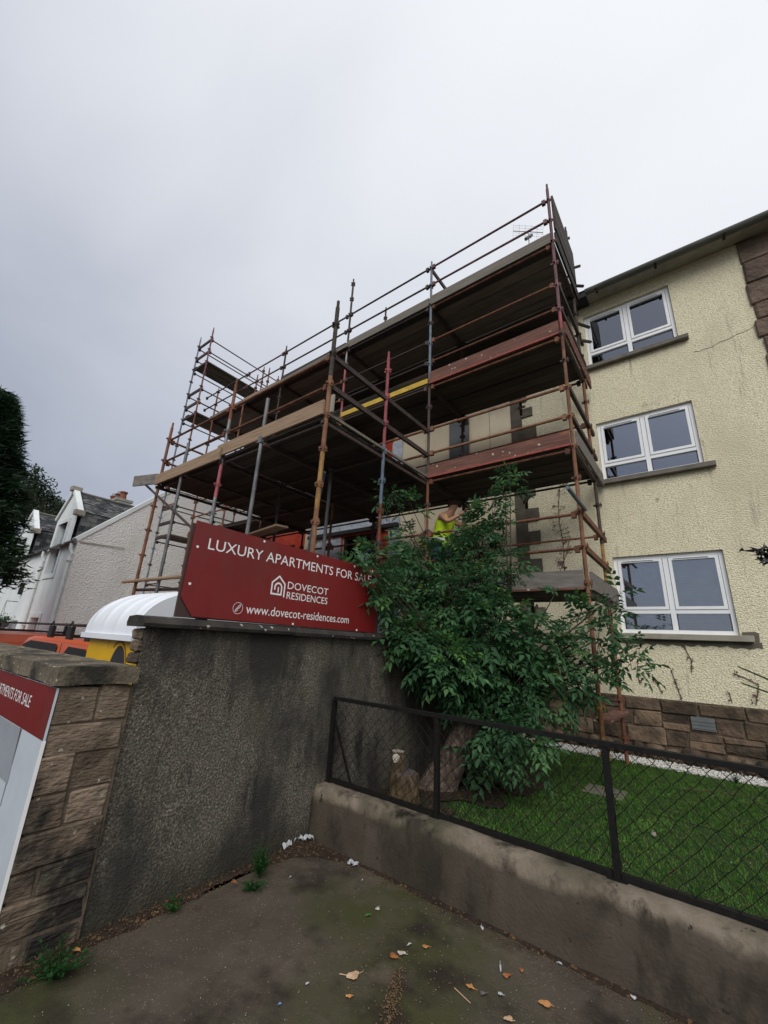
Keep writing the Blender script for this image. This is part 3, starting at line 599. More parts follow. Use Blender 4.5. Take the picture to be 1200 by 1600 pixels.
for pts, lab in [([(-.98, -.42), (-1.0, -.25), (-.97, -.1)], 'small dark creeper stub low on the wall right of the scaffold feet'), ([(-.70, -.52), (-.80, -.28)], 'slanting dark creeper stub left of the middle ones under the lowest window'),
                 ([(-.48, -.56), (-.55, -.18)], 'thin upright creeper stub under the middle of the lowest window'), ([(-.30, -.2), (-.28, -.02), (-.34, .16)], 'thick dark creeper tuft just under the lowest sill'),
                 ([(.35, -.56), (.42, -.3), (.30, -.22), (.18, -.17)], 'branched brown creeper stub right of the air brick'), ([(.10, -.55), (.09, -.42)], 'tiny creeper mark above the base right of the air brick'), ([(.62, -.57), (.58, -.25)], 'brown creeper stub by the spiky leaves')]:
    creeper(pts, lab, .03, 26)

# left block, under re-cladding
lb = thing('apartment_block', 'beige boarded block being re-clad behind the scaffolding, red membrane round its openings', 'building', (-8, 9, GL))
H2 = [(-7.6, -6.45, 1.5, 2.72), (-7.6, -6.45, 4.2, 5.6), (-10.8, -9.6, 1.5, 2.72), (-10.8, -9.6, 4.2, 5.6)]
mb = MB(); wall_holes(mb, -12.0, -2.79, GL - .1, 7.36, FD, H2, 'board_beige'); mb.box(-12.3, -12.0, FD, FD + 8, GL - .1, 7.36, 'pebbledash'); mb.build('wall', lb)
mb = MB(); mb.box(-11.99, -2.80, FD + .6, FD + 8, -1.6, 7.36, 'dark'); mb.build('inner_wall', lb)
mb = MB(); mb.add([(-12.3, 7.56, 7.12), (-1.0, 7.56, 7.12), (-1.0, 12.0, 9.3), (-12.3, 12.0, 9.3)], [(0, 1, 2, 3)], 'slate'); mb.build('roof', lb)
mb = MB(); mb.box(-12.3, -1.0, 7.58, 7.9, 6.98, 7.10, 'dark'); mb.build('eaves_board', lb)
# toothed grey band where the two blocks meet
z = .2; k = 0
mb = MB(); mb.box(-2.80, -2.56, FD - .022, FD - .002, -.6, 6.95, 'greyband'); mb.build('joint_band', lb)
z = .55
while z < 6.6:
    h_ = random.uniform(.20, .30); stone('quoin_stone', -2.57, -2.57 + random.choice([.14, .20, .30, .24]), FD - .03, FD - .001, z, z + h_, 'greyband', lb, ch=.006, jit=.006); z += h_ + random.uniform(.16, .30)
# grey cover strip on the beige boards, panel joints
stone('cover_strip', -4.30, -3.80, FD - .07, FD - .003, 3.35, 5.2, 'plaque', lb, ch=.01, jit=.004)
for x in (-5.0, -6.1, -3.3, -8.9): 
    mb = MB(); mb.box(x - .004, x + .004, FD - .004, FD - .001, -1.3, 6.9, 'greyband'); mb.build('panel_joint', lb)
for (a, b, c_, d) in H2:
    mb = MB(); frame_ring(mb, a - .42, b + .42, c_ - .35, d + .38, FD - .012, FD - .003, .41, 'redtape'); mb.build('red_membrane', lb)
    mb = MB(); frame_ring(mb, a + .02, b - .02, c_ + .02, d - .02, FD + .02, FD + .10, .07, 'black'); w = mb.build('window_frame', lb)
    mb = MB(); mb.box(a + .09, b - .09, FD + .05, FD + .06, c_ + .09, d - .09, 'glass'); mb.build('pane', w)
def foilboard(x0, x1, z0, z1, name='insulation_board'):
    nx_, nz_ = max(3, int((x1 - x0) / .08)), max(3, int((z1 - z0) / .08)); mb = MB()
    v = [(x0 + (x1 - x0) * i / nx_, FD - .045 + random.uniform(-.008, .008), z0 + (z1 - z0) * j / nz_) for j in range(nz_ + 1) for i in range(nx_ + 1)]
    mb.add(v, [(j * (nx_ + 1) + i, j * (nx_ + 1) + i + 1, (j + 1) * (nx_ + 1) + i + 1, (j + 1) * (nx_ + 1) + i) for j in range(nz_) for i in range(nx_)], 'foil')
    mb.box(x0, x1, FD - .034, FD - .012, z0, z1, 'foil'); return mb.build(name, lb)
foilboard(-6.02, -5.70, 1.42, 3.0); foilboard(-6.02, -5.70, 3.6, 5.1); foilboard(-8.6, -7.66, 1.42, 2.7); foilboard(-8.6, -6.05, 2.86, 3.1); foilboard(-8.3, -5.9, 6.2, 6.85); foilboard(-6.2, -5.6, -.6, .9); foilboard(-8.4, -7.66, 4.3, 5.5)
mb = MB(); mb.box(-8.9, -5.7, FD - .16, FD - .05, 2.735, 2.83, 'dark'); mb.box(-6.2, -2.9, FD - .10, FD - .04, .9, 1.28, 'dark'); mb.build('timber_batten', lb)

# ------------------------------------------------------------------ white houses beyond
PY = 3.9; gh = -2.1
def house(x0, x1, label, dormer_at, first=True):
    h = thing('white_house', label, 'building', ((x0 + x1) / 2, 6.5, gh))
    ev, rg, RY = 2.50, 4.45, 5.85; GY, GZ = 8.9, 7.5
    mb = MB()
    d0, d1 = dormer_at - 1.05, dormer_at + 1.05
    w0, w1 = dormer_at - .62, dormer_at + .34
    wall_holes(mb, x0, x1, gh, ev, PY, [(w0, w1, 1.60, ev)] + ([(-17.4, -16.5, -.9, .2)] if first else [(x1 - 1.9, x1 - 1.2, -.9, .1), (x1 - 4.4, x1 - 3.4, -.9, .1)]), 'whitewash', depth=.15)
    # dormer gable
    wall = [(d0, PY, ev), (w0, PY, ev), (w0, PY, 3.35), (d0, PY, 3.50)]
    mb.add(wall, [(0, 1, 2, 3)], 'whitewash'); mb.add([(w1, PY, ev), (d1, PY, ev), (d1, PY, 3.50), (w1, PY, 3.35)], [(0, 1, 2, 3)], 'whitewash')
    mb.add([(d0, PY, 3.50), (w0, PY, 3.35), (w1, PY, 3.35), (d1, PY, 3.50), (dormer_at, PY, 4.38)], [(0, 1, 2, 3, 4)], 'whitewash')
    mb.add([(w0, PY, ev), (w0, PY, 3.35), (w0, PY + .15, 3.35), (w0, PY + .15, ev)], [(0, 1, 2, 3)], 'whitewash')
    mb.add([(w1, PY, ev), (w1, PY, 3.35), (w1, PY + .15, 3.35), (w1, PY + .15, ev)], [(0, 1, 2, 3)], 'whitewash')
    mb.build('wall', h)
    mb = MB(); mb.box(w0 - .02, w1 + .02, PY + .15, PY + .25, 1.5, 3.4, 'plaque'); wd = mb.build('window', h)
    mb = MB(); frame_ring(mb, w0 - .13, w1 + .13, 1.45, 3.44, PY - .035, PY - .002, .12, 'whitewash', .14); mb.build('window_surround', wd)
    mb = MB(); mb.box(w0 + .03, w1 - .03, PY + .135, PY + .145, 1.65, 3.30, 'glass'); mb.build('pane', wd)
    if first:
        mb = MB(); v = [(x1, PY, gh), (x1, 14, gh), (x1, 14, ev), (x1, GY, GZ), (x1, PY, ev)]
        mb.add([(x1 + .012, a[1], a[2]) for a in v] + [(x1 - .30, a[1], a[2]) for a in v], [(0, 1, 2, 3, 4), (9, 8, 7, 6, 5), (3, 8, 9, 4), (2, 7, 8, 3)], 'pebbledash'); mb.build('gable', h)
        mb = MB()
        for (ya, za, yb, zb) in ((PY - .05, ev - .02, GY, GZ + .03), (14.05, ev - .02, GY, GZ + .03)): mb.bar((x1 - .13, ya, za + .05), (x1 - .13, yb, zb + .05), .34, .12, 'whitewash')
        mb.build('skew_coping', h)
        mb = MB(); mb.add([(x1 + .06, 5.2, 2.52), (x1 + .03, 3.95, 2.45), (x1 + .03, 3.95, 2.5), (x1 + .05, 5.2, 2.55)], [(0, 1, 2, 3)], 'sill_light'); mb.build('flashing', h)
    # roofs
    mb = MB(); mb.add([(x0, PY - .15, ev - .1), (x1 - .17, PY - .15, ev - .1), (x1 - .17, RY, rg), (x0, RY, rg)], [(0, 1, 2, 3)], 'slate')
    mb.add([(x0, 7.9, ev - .1), (x1 - .17, 7.9, ev - .1), (x1 - .17, RY, rg), (x0, RY, rg)], [(0, 1, 2, 3)], 'slate'); rf = mb.build('roof', h)
    # rows of slates on main slope (real geometry)
    mb = MB(); sl_ = math.hypot(RY - PY, rg - ev); nrow = 15
    def slates(P0, U, V, lu, lv, w_, hh, nrm):
        r_ = 0; t = 0
        while t < lv - .02:
            s_ = -(w_ / 2 if r_ % 2 else 0)
            while s_ < lu:
                a = max(0, s_ + .006); b = min(lu, s_ + w_ * random.uniform(.94, .98)); lift = random.uniform(.012, .026)
                if b > a + .02:
                    q0 = P0 + U * a + V * t + nrm * lift; q1 = P0 + U * b + V * t + nrm * (lift + random.uniform(-.004, .004)); q2 = P0 + U * b + V * min(lv, t + hh * 1.1) + nrm * .006; q3 = P0 + U * a + V * min(lv, t + hh * 1.1) + nrm * .006
                    dn = nrm * .014; mb.add([q0, q1, q2, q3, q0 - dn, q1 - dn], [(0, 1, 2, 3), (4, 5, 1, 0)], 'slate')
                s_ += w_
            t += hh; r_ += 1
    Vd = Vector((0, RY - PY + .15, rg - ev + .1)).normalized(); slates(Vector((x0, PY - .15, ev - .1)), Vector((1, 0, 0)), Vd, x1 - .17 - x0, sl_ + .15, .24, .17, Vector((0, -Vd.z, Vd.y)))
    # dormer roof: two slopes running back, cheek hung with larger slates
    yb_ = 5.85
    for sx in (-1, 1):
        A = Vector((dormer_at, PY + .12, 4.42)); U = Vector((0, 1, 0)); V = Vector((sx * 1.08, 0, -.84)); lv = V.length; V.normalize(); nr = Vector((sx * .84, 0, 1.08)).normalized()
        slates(A + V * lv, U, -V, yb_ - PY - .12, lv, .17, .10, nr)
        mb.add([A, A + U * (yb_ - PY), A + U * (yb_ - PY) + V * lv, A + V * lv], [(0, 1, 2, 3)], 'slate')
        X = dormer_at + sx * 1.04
        mb.add([(X, PY + .1, 2.3), (X, 5.9, 2.3), (X, 5.9, 3.6), (X, PY + .1, 3.6)], [(0, 1, 2, 3)], 'slate')
        slates(Vector((X, PY + .12, 2.45)), U, Vector((0, 0, 1)), 2.1, 1.15, .30, .17, Vector((sx, 0, 0)))
    st = mb.build('slate_courses', h); st['kind'] = 'stuff'
    mb = MB(); mb.tube((dormer_at, PY, 4.45), (dormer_at, 5.8, 4.45), .05, 'sill', n=8); mb.build('ridge_tiles', h)
    for sx in (-1, 1):
        mb = MB(); mb.bar((dormer_at, PY + .02, 4.50), (dormer_at + sx * 1.12, PY + .02, 3.56), .17, .12, 'whitewash'); mb.build('dormer_skew', h)
    stone('kneeler_stone', dormer_at + .98, dormer_at + 1.16, PY - .13, PY + .17, 3.42, 3.62, 'sill_light', h, ch=.02)
    if first: stone('skew_end_stone', dormer_at - .13, dormer_at + .13, PY - .14, PY + .17, 4.46, 4.62, 'sill_light', h, ch=.02)
    # rainwater goods
    gutter(x1 - .62, x1 + .02, PY - .10, ev - .02, .07, 'sill', h); gutter(x0, d0 + .03, PY - .10, ev - .02, .07, 'sill', h)
    mb = MB(); xp = x1 - .10; P = [(xp, PY - .10, ev - .08), (xp, PY - .10, ev - .25), (xp + .03, PY - .04, ev - .40), (xp - .02, PY - .06, ev - .55), (xp, PY - .06, gh)]
    mb.path(P, [.05, .05, .045, .045, .045], 'whitewash', n=8); mb.tube((xp, PY - .06, ev - .62), (xp, PY - .06, ev - .52), .065, 'whitewash'); mb.box(xp - .09, xp + .09, PY - .11, PY, -.05, .02, 'whitewash'); mb.build('downpipe', h)
    return h
h1 = house(-17.75, -14.95, 'narrow white house with pebble-dashed gable, tall dormer and grey slate roof', -16.75)
h2 = house(-23.4, -17.77, 'longer white terraced house with dormer and hanging basket, left of the gabled one', -21.6, False)
for s_, hx in ((0, h1),):
    mb = MB(); mb.box(-17.38, -16.52, PY + .15, PY + .2, -.9, .2, 'plaque'); w = mb.build('ground_window', h1); mb = MB(); frame_ring(mb, -17.55, -16.35, -1.0, .34, PY - .03, PY - .002, .13, 'whitewash'); mb.build('window_surround', w)
mb = MB(); mb.box(-19.67, -18.97, PY + .15, PY + .2, -.9, .1, 'posterbrown'); mb.box(-22.17, -21.17, PY + .15, PY + .2, -.9, .1, 'posterbrown'); mb.build('ground_window', h2)
# chimney of the far house
mb = MB(); mb.box(-19.7, -18.0, 5.6, 6.1, 3.8, 4.90, 'whitewash'); mb.box(-19.76, -17.94, 5.54, 6.16, 4.90, 5.0, 'sill_light'); ck = mb.build('chimney', h2)
for x in (-19.3, -18.75, -18.25):
    mb = MB(); mb.tube((x, 5.85, 5.0), (x, 5.85, 5.30), .13, 'terracotta', 12, .105); mb.tube((x, 5.85, 5.30), (x, 5.85, 5.35), .14, 'terracotta', 12)
    if x != -18.25: mb.tube((x, 5.85, 5.35), (x, 5.85, 5.47), .08, 'lead', 10)
    mb.build('chimney_pot', ck)
t = thing('wall_lamp', 'small black and white lamp on the white house wall beneath the conifer', 'lamp', (-19.55, PY, 1.1)); mb = MB(); mb.box(-19.62, -19.5, PY - .12, PY - .001, 1.0, 1.42, 'black'); mb.build('lamp_body', t); mb = MB(); mb.box(-19.60, -19.52, PY - .17, PY - .121, 1.22, 1.38, 'white'); mb.build('lamp_glass', t)
t = thing('hanging_basket', 'brown hanging flower basket on the white house wall', 'basket', (-19.75, PY - .25, 0))
mb = MB(); n1 = 10
v = [(-19.75 + .38 * math.cos(a * 2 * math.pi / n1) * r_, PY - .32 + .28 * math.sin(a * 2 * math.pi / n1) * r_, z_) for r_, z_ in ((1, .02), (.9, -.12), (.5, -.22), (.1, -.25)) for a in range(n1)]
mb.add(v, [(j * n1 + i, j * n1 + (i + 1) % n1, (j + 1) * n1 + (i + 1) % n1, (j + 1) * n1 + i) for j in range(3) for i in range(n1)], 'posterbrown'); mb.build('basket', t)
mb = MB()
for i in range(160):
    c_ = Vector((-19.75 + random.gauss(0, .2), PY - .32 + random.gauss(0, .14), .05 + abs(random.gauss(0, .1)))); q = [c_ + Vector([random.uniform(-.06, .06) for _ in range(3)]) for _ in range(3)]; mb.add(q, [(0, 1, 2)], 'weed')
mb.build('flowers', t)
mb = MB(); mb.tube((-19.75, PY, .75), (-19.75, PY - .32, .75), .012, 'black', 5); 
for s_ in (-.3, .3): mb.tube((-19.75, PY - .32, .75), (-19.75 + s_, PY - .32, .02), .006, 'black', 4)
mb.build('bracket', t)

# ------------------------------------------------------------------ scaffolding
def standard(par, x, y, z0, z1, segs, r=.0262, collars=True, collar_parts=False, step=.5, phase=.38, taper=True):
    """upright tube, painted in lengths; segs = [(top z, material)]"""
    mb = MB(); z = z0
    for zt, m in segs:
        zt = min(zt, z1)
        if zt > z: mb.tube((x, y, z), (x, y, zt), r, m, 10); z = zt
    if taper: mb.tube((x, y, z1 - .002), (x, y, z1 + .12), r * .72, segs[-1][1], 8)
    def collar(b, zc, m):
        b.box(x - .064, x + .064, y - .016, y + .016, zc - .016, zc + .014, m); b.box(x - .016, x + .016, y - .064, y + .064, zc - .015, zc + .013, m); b.tube((x, y, zc - .04), (x, y, zc + .04), r + .007, m, 8); b.box(x + .044, x + .058, y - .008, y + .008, zc - .05, zc + .04, m)
    zs = []
    zc = z0 + ((phase - z0) % step)
    while zc < z1: zs.append(zc); zc += step
    def mof(zq):
        for zt, m in segs:
            if zq < zt: return m
        return segs[-1][1]
    if collars and not collar_parts:
        for zc in zs: collar(mb, zc, 'darktube' if random.random() < .3 else mof(zc))
    o = mb.build('standard', par)
    if collars and collar_parts:
        for zc in zs: b = MB(); collar(b, zc, 'darktube' if random.random() < .2 else mof(zc)); b.build('collar', o)
    return o
def ledger(par, a, b, m='rust', r=.021, name='ledger', clips=True):
    mb = MB(); mb.tube(a, b, r, m, 8); A, B = Vector(a), Vector(b); d = (B - A).normalized()
    if clips:
        for P, s_ in ((A, 1), (B, -1)): Q = P + d * s_ * .05; mb.box(Q.x - .03, Q.x + .03, Q.y - .03, Q.y + .03, Q.z - .055, Q.z + .035, m)
    return mb.build(name, par)
def transom(par, a, b, m='darktube', h=.07, w=.045): mb = MB(); mb.bar(a, b, w, h, m); return mb.build('transom', par)
def deck(par, x0, x1, y0, y1, z, n, m='plank', along='x', endm=None):
    """boards laid side by side, undersides showing"""
    w = (y1 - y0) / n if along == 'x' else (x1 - x0) / n
    for i in range(n):
        mb = MB(); dz = random.uniform(-.012, .012); e0, e1 = random.uniform(-.02, .04), random.uniform(-.02, .04)
        mm = m
        if along == 'x': mb.box(x0 + .004, x1 - .004, y0 + i * w + .004, y0 + (i + 1) * w - .006, z + dz, z + dz + .038, mm if not (mm == 'plank_pale' and i == 0) else 'plank_dark')
        else: mb.box(x0 + i * w + .004, x0 + (i + 1) * w - .006, y0 - e0, y1 + e1, z + dz, z + dz + .038, mm)
        mb.build('scaffold_board', par)
def board(par, a, b, h, m, t=.036, name='toe_board', lip=None):
    A, B = Vector(a), Vector(b); mb = MB(); up = Vector((0, 0, h / 2)); mb.bar(A + up, B + up, t, h, m)
    if lip: d = (B - A).normalized(); s_ = Vector((0, -.004, 0)); mb.bar(A + s_ + Vector((0, 0, .014)), B + s_ + Vector((0, 0, .014)), t, .030, lip)
    return mb.build(name, par)
XS = [-1.19, -3.68, -6.08, -8.6, -10.4, -12.3]; YO, YI = 5.9, 7.3
LV = [.79, 2.88, 4.88, 6.85]
sc = thing('scaffolding', 'main rusty scaffolding with four decks running along the front of the blocks', 'scaffolding', (-6.5, 6.6, GL))
seg0 = [(-.45, 'yellow'), (1.25, 'orange'), (1.9, 'rust'), (3.0, 'orange'), (4.75, 'orange'), (5.25, 'pink'), (9, 'purple')]
standard(sc, XS[0], YO, GL, 8.18, [(-.45, 'yellow'), (.2, 'rust'), (1.35, 'orange'), (2.1, 'orange'), (4.6, 'orange'), (5.0, 'rust'), (5.35, 'pink'), (9, 'purple')], collar_parts=True)
standard(sc, XS[0], YI, GL, 8.6, [(1.1, 'rust'), (1.7, 'yellow'), (2.9, 'darktube'), (4.9, 'rust'), (9.6, 'plank')], collar_parts=True)
standard(sc, XS[1], YO, GL, 7.95, [(3.0, 'rust'), (5.0, 'darktube'), (9, 'bluegrey')])
standard(sc, XS[2], YO, GL, 8.95, [(4.4, 'rust'), (5.0, 'orange'), (6.3, 'pink'), (7.0, 'galv'), (9.5, 'darktube')], phase=.40)
standard(sc, XS[3], YO, GL, 8.0, [(3, 'rust'), (5.5, 'rust'), (9, 'darktube')])
standard(sc, XS[4], YO, GL, 6.9, [(9, 'rust')]); standard(sc, XS[5] + .15, YO, GL, 7.9, [(9, 'rust')])
for i, x in enumerate(XS[1:5]): standard(sc, x, YI, GL, [6.84, 9.15, 6.84, 6.84][i], [(9.3, 'darktube')])
for x in (-11.5, -12.22): standard(sc, x, YI, 5.0, 9.35, [(7, 'rust'), (9.6, 'rust')])
def ledgers(y, z, mats, bays=range(5), r=.021):
    for k, i in enumerate(bays): ledger(sc, (XS[i] - .03, y, z), (XS[i + 1] + .03, y, z), mats[k % len(mats)], r)
for z in (7.86, 7.38): ledgers(YO - .03, z, ['purple', 'darktube', 'darktube'], range(4)); 
mb = MB(); 
for z in (7.86, 7.38): ledger(sc, (XS[4], YO - .03, z), (-12.85, YO - .03, z), 'darktube')
for z in (5.93, 5.42): ledgers(YO, z, ['rust', 'darktube'], range(5), .019)
for z in (3.90, 3.39): ledgers(YO, z, ['orange', 'rust'], range(5), .024)
for z in (1.84, 1.35): ledgers(YO, z, ['rust'], range(4), .022)
for z in (1.84, 3.92, 5.7, 3.2): ledgers(YI, z, ['rust', 'darktube'], range(5), .018)
for z in LV[1:]: ledgers(YO, z - .06, ['rust', 'darktube'], range(5), .021); ledgers(YI, z - .06, ['darktube'], range(5))
for i in (0, 1, 2, 3, 4, 5):
    for z in LV: transom(sc, (XS[i], YO + .03, z - .035), (XS[i], YI + .25, z - .035), 'darktube', .09, .05)
for lv, z in enumerate(LV):
    m = 'plank'
    for i in range(5):
        if lv == 0 and i > 2: continue
        a, b = XS[i + 1] + (.0 if i < 4 else .03), XS[i] - (.0 if i else .03)
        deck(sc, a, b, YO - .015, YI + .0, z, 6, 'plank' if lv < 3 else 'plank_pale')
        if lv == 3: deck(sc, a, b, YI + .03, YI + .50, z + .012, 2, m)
# toe boards of the front edge
board(sc, (XS[1] + .03, YO - .036, LV[0]), (XS[0] - .03, YO - .036, LV[0]), .26, 'greyboard', lip='redboard')
board(sc, (XS[2] + .03, YO - .036, LV[0]), (XS[1] - .03, YO - .036, LV[0]), .10, 'darktube')
board(sc, (XS[1] + .03, YO - .036, LV[1]), (XS[0] - .03, YO - .036, LV[1]), .245, 'redboard', lip='redlip')
board(sc, (XS[1] + .03, YO - .036, LV[2]), (XS[0] - .03, YO - .036, LV[2]), .26, 'redboard', lip='redlip')
board(sc, (XS[2] + .03, YO - .02, LV[2] + .04), (XS[1] - .03, YO - .02, LV[2] + .04), .11, 'yellowbeam')
for i in range(5): board(sc, (XS[i + 1] + .02, YO - .036, LV[3] - .02), (XS[i] - .02, YO - .036, LV[3] - .02), [.22, .20, .19, .12, .10][i], ['deckend', 'deckend', 'plank', 'tan', 'deckend'][i])
board(sc, (XS[4] + .5, YO - .09, LV[3] - .12), (XS[2] + .1, YO - .09, LV[3] - .03), .09, 'deckend', name='scaffold_board')
# end guards at the right end
for z, m in ((1.86, 'rust'), (1.36, 'rust'), (3.90, 'darktube'), (3.40, 'darktube'), (5.93, 'darktube'), (5.42, 'darktube')): transom(sc, (XS[0] + .01, YO + .03, z), (XS[0] + .01, YI + (.28 if z < 3 else .35), z - .03), m, .085, .05)
board(sc, (XS[0] + .05, YO + .02, LV[0]), (XS[0] + .05, YI + .55, LV[0]), .24, 'greyboard'); board(sc, (XS[0] + .05, YO + .02, LV[1]), (XS[0] + .05, YI + .50, LV[1]), .24, 'greyboard')
board(sc, (XS[0] + .05, YO + .02, LV[2]), (XS[0] + .05, YI + .42, LV[2]), .24, 'redboard'); board(sc, (XS[0] + .05, YO + .02, LV[3]), (XS[0] + .05, YI + .2, LV[3]), .24, 'plank')
for z in (7.22, 7.50, 7.78): board(sc, (XS[0] + .05, YO + .06, z), (XS[0] + .05, YI + .12, z), .262, 'plank', name='guard_board')
ledger(sc, (XS[0] + .06, 5.05, 1.93), (XS[0] + .06, YO + .05, 1.90), 'bluegrey', .026, name='spare_tube', clips=False)
for z, dy in ((6.15, .38), (5.75, .32), (7.1, .25), (7.55, .15)): ledger(sc, (XS[0] + .02, YI, z), (XS[0] + .16, YI + dy, z + .12), 'plank', .03, name='wall_tie', clips=False)
# brace from guard rail at second standard, brackets under the lifts
board(sc, (XS[1], YO, 7.80), (XS[1], 6.75, 7.80), .09, 'darktube', name='cross_rail')
for x in (XS[1], XS[2], XS[0] - 1.2):
    for z in LV[:3]:
        mb = MB(); mb.tube((x, YI + .05, z - .35), (x, YI + .05, z + .02), .03, 'darktube', 8); mb.bar((x, YI - .1, z - .28), (x, YI + .3, z - .02), .03, .05, 'darktube'); mb.build('wall_bracket', sc)

# platform projecting forward
fp = thing('scaffolding', 'deep scaffold platform projecting in front of the main scaffolding, above the red sign', 'scaffolding', (-6, 4.6, GL))
FYO = 3.30
standard(fp, -3.68, FYO, GL, 4.70, [(.9, 'rust'), (1.55, 'orange'), (2.35, 'yellow'), (3.5, 'orange'), (5, 'plank')], r=.031, collar_parts=True)
standard(fp, -6.18, FYO, GL, 4.33, [(1.6, 'rust'), (2.15, 'galv'), (2.75, 'pink'), (3.6, 'galv'), (5, 'rust')], r=.029, collar_parts=True)
standard(fp, -8.5, FYO, GL, 4.15, [(2.5, 'rust'), (3, 'orange'), (5, 'rust')], r=.029, collar_parts=True)
standard(fp, -3.68, 4.57, GL, 4.65, [(1.0, 'orange'), (2.0, 'rust'), (3.0, 'bluegrey'), (5, 'pink')], collar_parts=True)
standard(fp, -6.18, 4.57, GL, 2.85, [(5, 'darktube')]); standard(fp, -8.5, 4.57, GL, 2.85, [(5, 'rust')])
for x, y, zt in ((-5.06, 3.27, 3.62), (-7.5, 3.27, 3.50), (-4.86, 4.6, 2.84), (-6.95, 4.5, 2.84)):
    mb = MB(); mb.tube((x, y, GL), (x, y, zt), .029, 'galv', 12); o = mb.build('prop_tube', fp)
    mb = MB(); mb.box(x - .045, x + .045, y - .04, y + .06, 2.83, 2.93, 'galv'); mb.build('coupler', o)
for z, m in ((3.84, 'rust'), (3.35, 'rust')):
    ledger(fp, (-3.70, FYO, z), (-6.15, FYO, z), m, .021); ledger(fp, (-6.21, FYO, z), (-8.47, FYO, z), m, .021)
    transom(fp, (-3.68, FYO + .03, z), (-3.68, 5.87, z), 'darktube', .075, .045); ledger(fp, (-8.5, FYO + .03, z), (-8.5, 5.87, z), 'rust', .024)
board(fp, (-3.70, FYO - .045, 2.89), (-6.30, FYO - .045, 2.89), .215, 'tan'); board(fp, (-6.12, FYO - .085, 2.80), (-8.47, FYO - .085, 2.80), .215, 'tan')
board(fp, (-8.46, FYO - .07, 2.83), (-8.98, FYO - .30, 2.80), .22, 'greyboard', name='overhanging_board')
board(fp, (-3.66, FYO, 2.88), (-3.66, 5.86, 2.88), .04, 'deckend', name='edge_board')
mb = MB(); mb.box(-3.66, -3.60, FYO + .02, FYO + .05, 2.93, 3.20, 'sill_light'); mb.build('toe_board_clip', fp)
for a, b in ((-8.47, -6.2), (-6.16, -3.69)): deck(fp, a, b, FYO - .02, 5.84, 2.845, 11)
for y in (FYO + .05, 4.6, 5.8): ledger(fp, (-8.5, y, 2.80), (-3.7, y, 2.80), 'darktube', .024)
for x in (-8.5, -6.18, -3.70, -7.3, -4.95): transom(fp, (x, FYO - .05, 2.775), (x, 5.85, 2.775), 'darktube', .05, .05)
ledger(fp, (-6.18, FYO + .6, 3.42), (-5.06, FYO - .0, 2.93), 'galv', .024, name='tie_tube', clips=False); ledger(fp, (-8.2, FYO + .5, 3.0), (-7.48, FYO - .02, 2.87), 'darktube', .024, name='tie_tube', clips=False)
ledger(fp, (-9.0, FYO - .06, 2.92), (-6.55, FYO - .06, 1.62), 'darktube', .024, name='diagonal_brace', clips=False)
ledger(fp, (-8.9, FYO - .08, .87), (-6.5, FYO - .08, .85), 'tan', .032, name='ledger', clips=False); ledger(fp, (-8.6, FYO + .05, .72), (-6.2, FYO + .05, .66), 'darktube', .028, clips=False)
ledger(fp, (-7.3, 3.6, .3), (-6.3, 3.5, 1.55), 'darktube', .026, name='diagonal_brace', clips=False)
ledger(fp, (-4.9, 4.2, .4), (-3.72, 3.40, 2.1), 'bluegrey', .022, name='diagonal_brace', clips=False)
board(fp, (-7.3, 4.7, 1.9), (-5.5, 4.2, 1.78), .035, 'tan', t=.22, name='loose_board')

# narrow return along the far gable
rt = thing('scaffolding', 'tall narrow scaffold tower with two short decks at the far left end', 'scaffolding', (-12.8, 6.6, GL))
XA, XB, RY0 = -13.22, -12.36, 5.4
standard(rt, XA, RY0, GL - .5, 10.2, [(3.5, 'bluegrey'), (11, 'bluegrey')], phase=.4); standard(rt, XB, RY0, GL - .5, 10.2, [(4.0, 'orange'), (7.0, 'rust'), (7.6, 'orange'), (11, 'purple')], phase=.4)
standard(rt, XA, 7.9, GL - .5, 9.9, [(11, 'rust')]); 
for zt, lv in ((8.9, 5), (6.9, 4), (2.75, 1)):
    deck(rt, XA + .02, XB + .0, RY0, 8.6, zt, 4, 'planky', along='y')
    for z in (zt + .40, zt + .9): 
        for x in (XA, XB):
            if lv == 1 and x == XA: continue
            ledger(rt, (x, RY0, z), (x, 9.6, z), 'darktube', .021)
        transom(rt, (XA, RY0, z), (XB, RY0, z), 'darktube', .10, .04)
    ledger(rt, (XA + .02, RY0, zt - .13), (XA + .02, 9.5, zt - .13), 'darktube', .02)
    transom(rt, (XA, RY0, zt - .04), (XB, RY0, zt - .04), 'darktube', .07, .05)
for z in (4.9, 4.4, 3.75, 1.3, .8): ledger(rt, (XA, RY0, z), (XB, RY0, z), 'rust'); ledger(rt, (XA, RY0, z), (XA, 8.5, z), 'darktube', .018)
for y in (7.6, 8.3): standard(rt, XB, y, 8.0, 9.95, [(11, 'rust')])
ledger(rt, (XA, 6.6, 1.2), (XB, 7.6, 3.2), 'darktube', .02, name='diagonal_brace', clips=False)

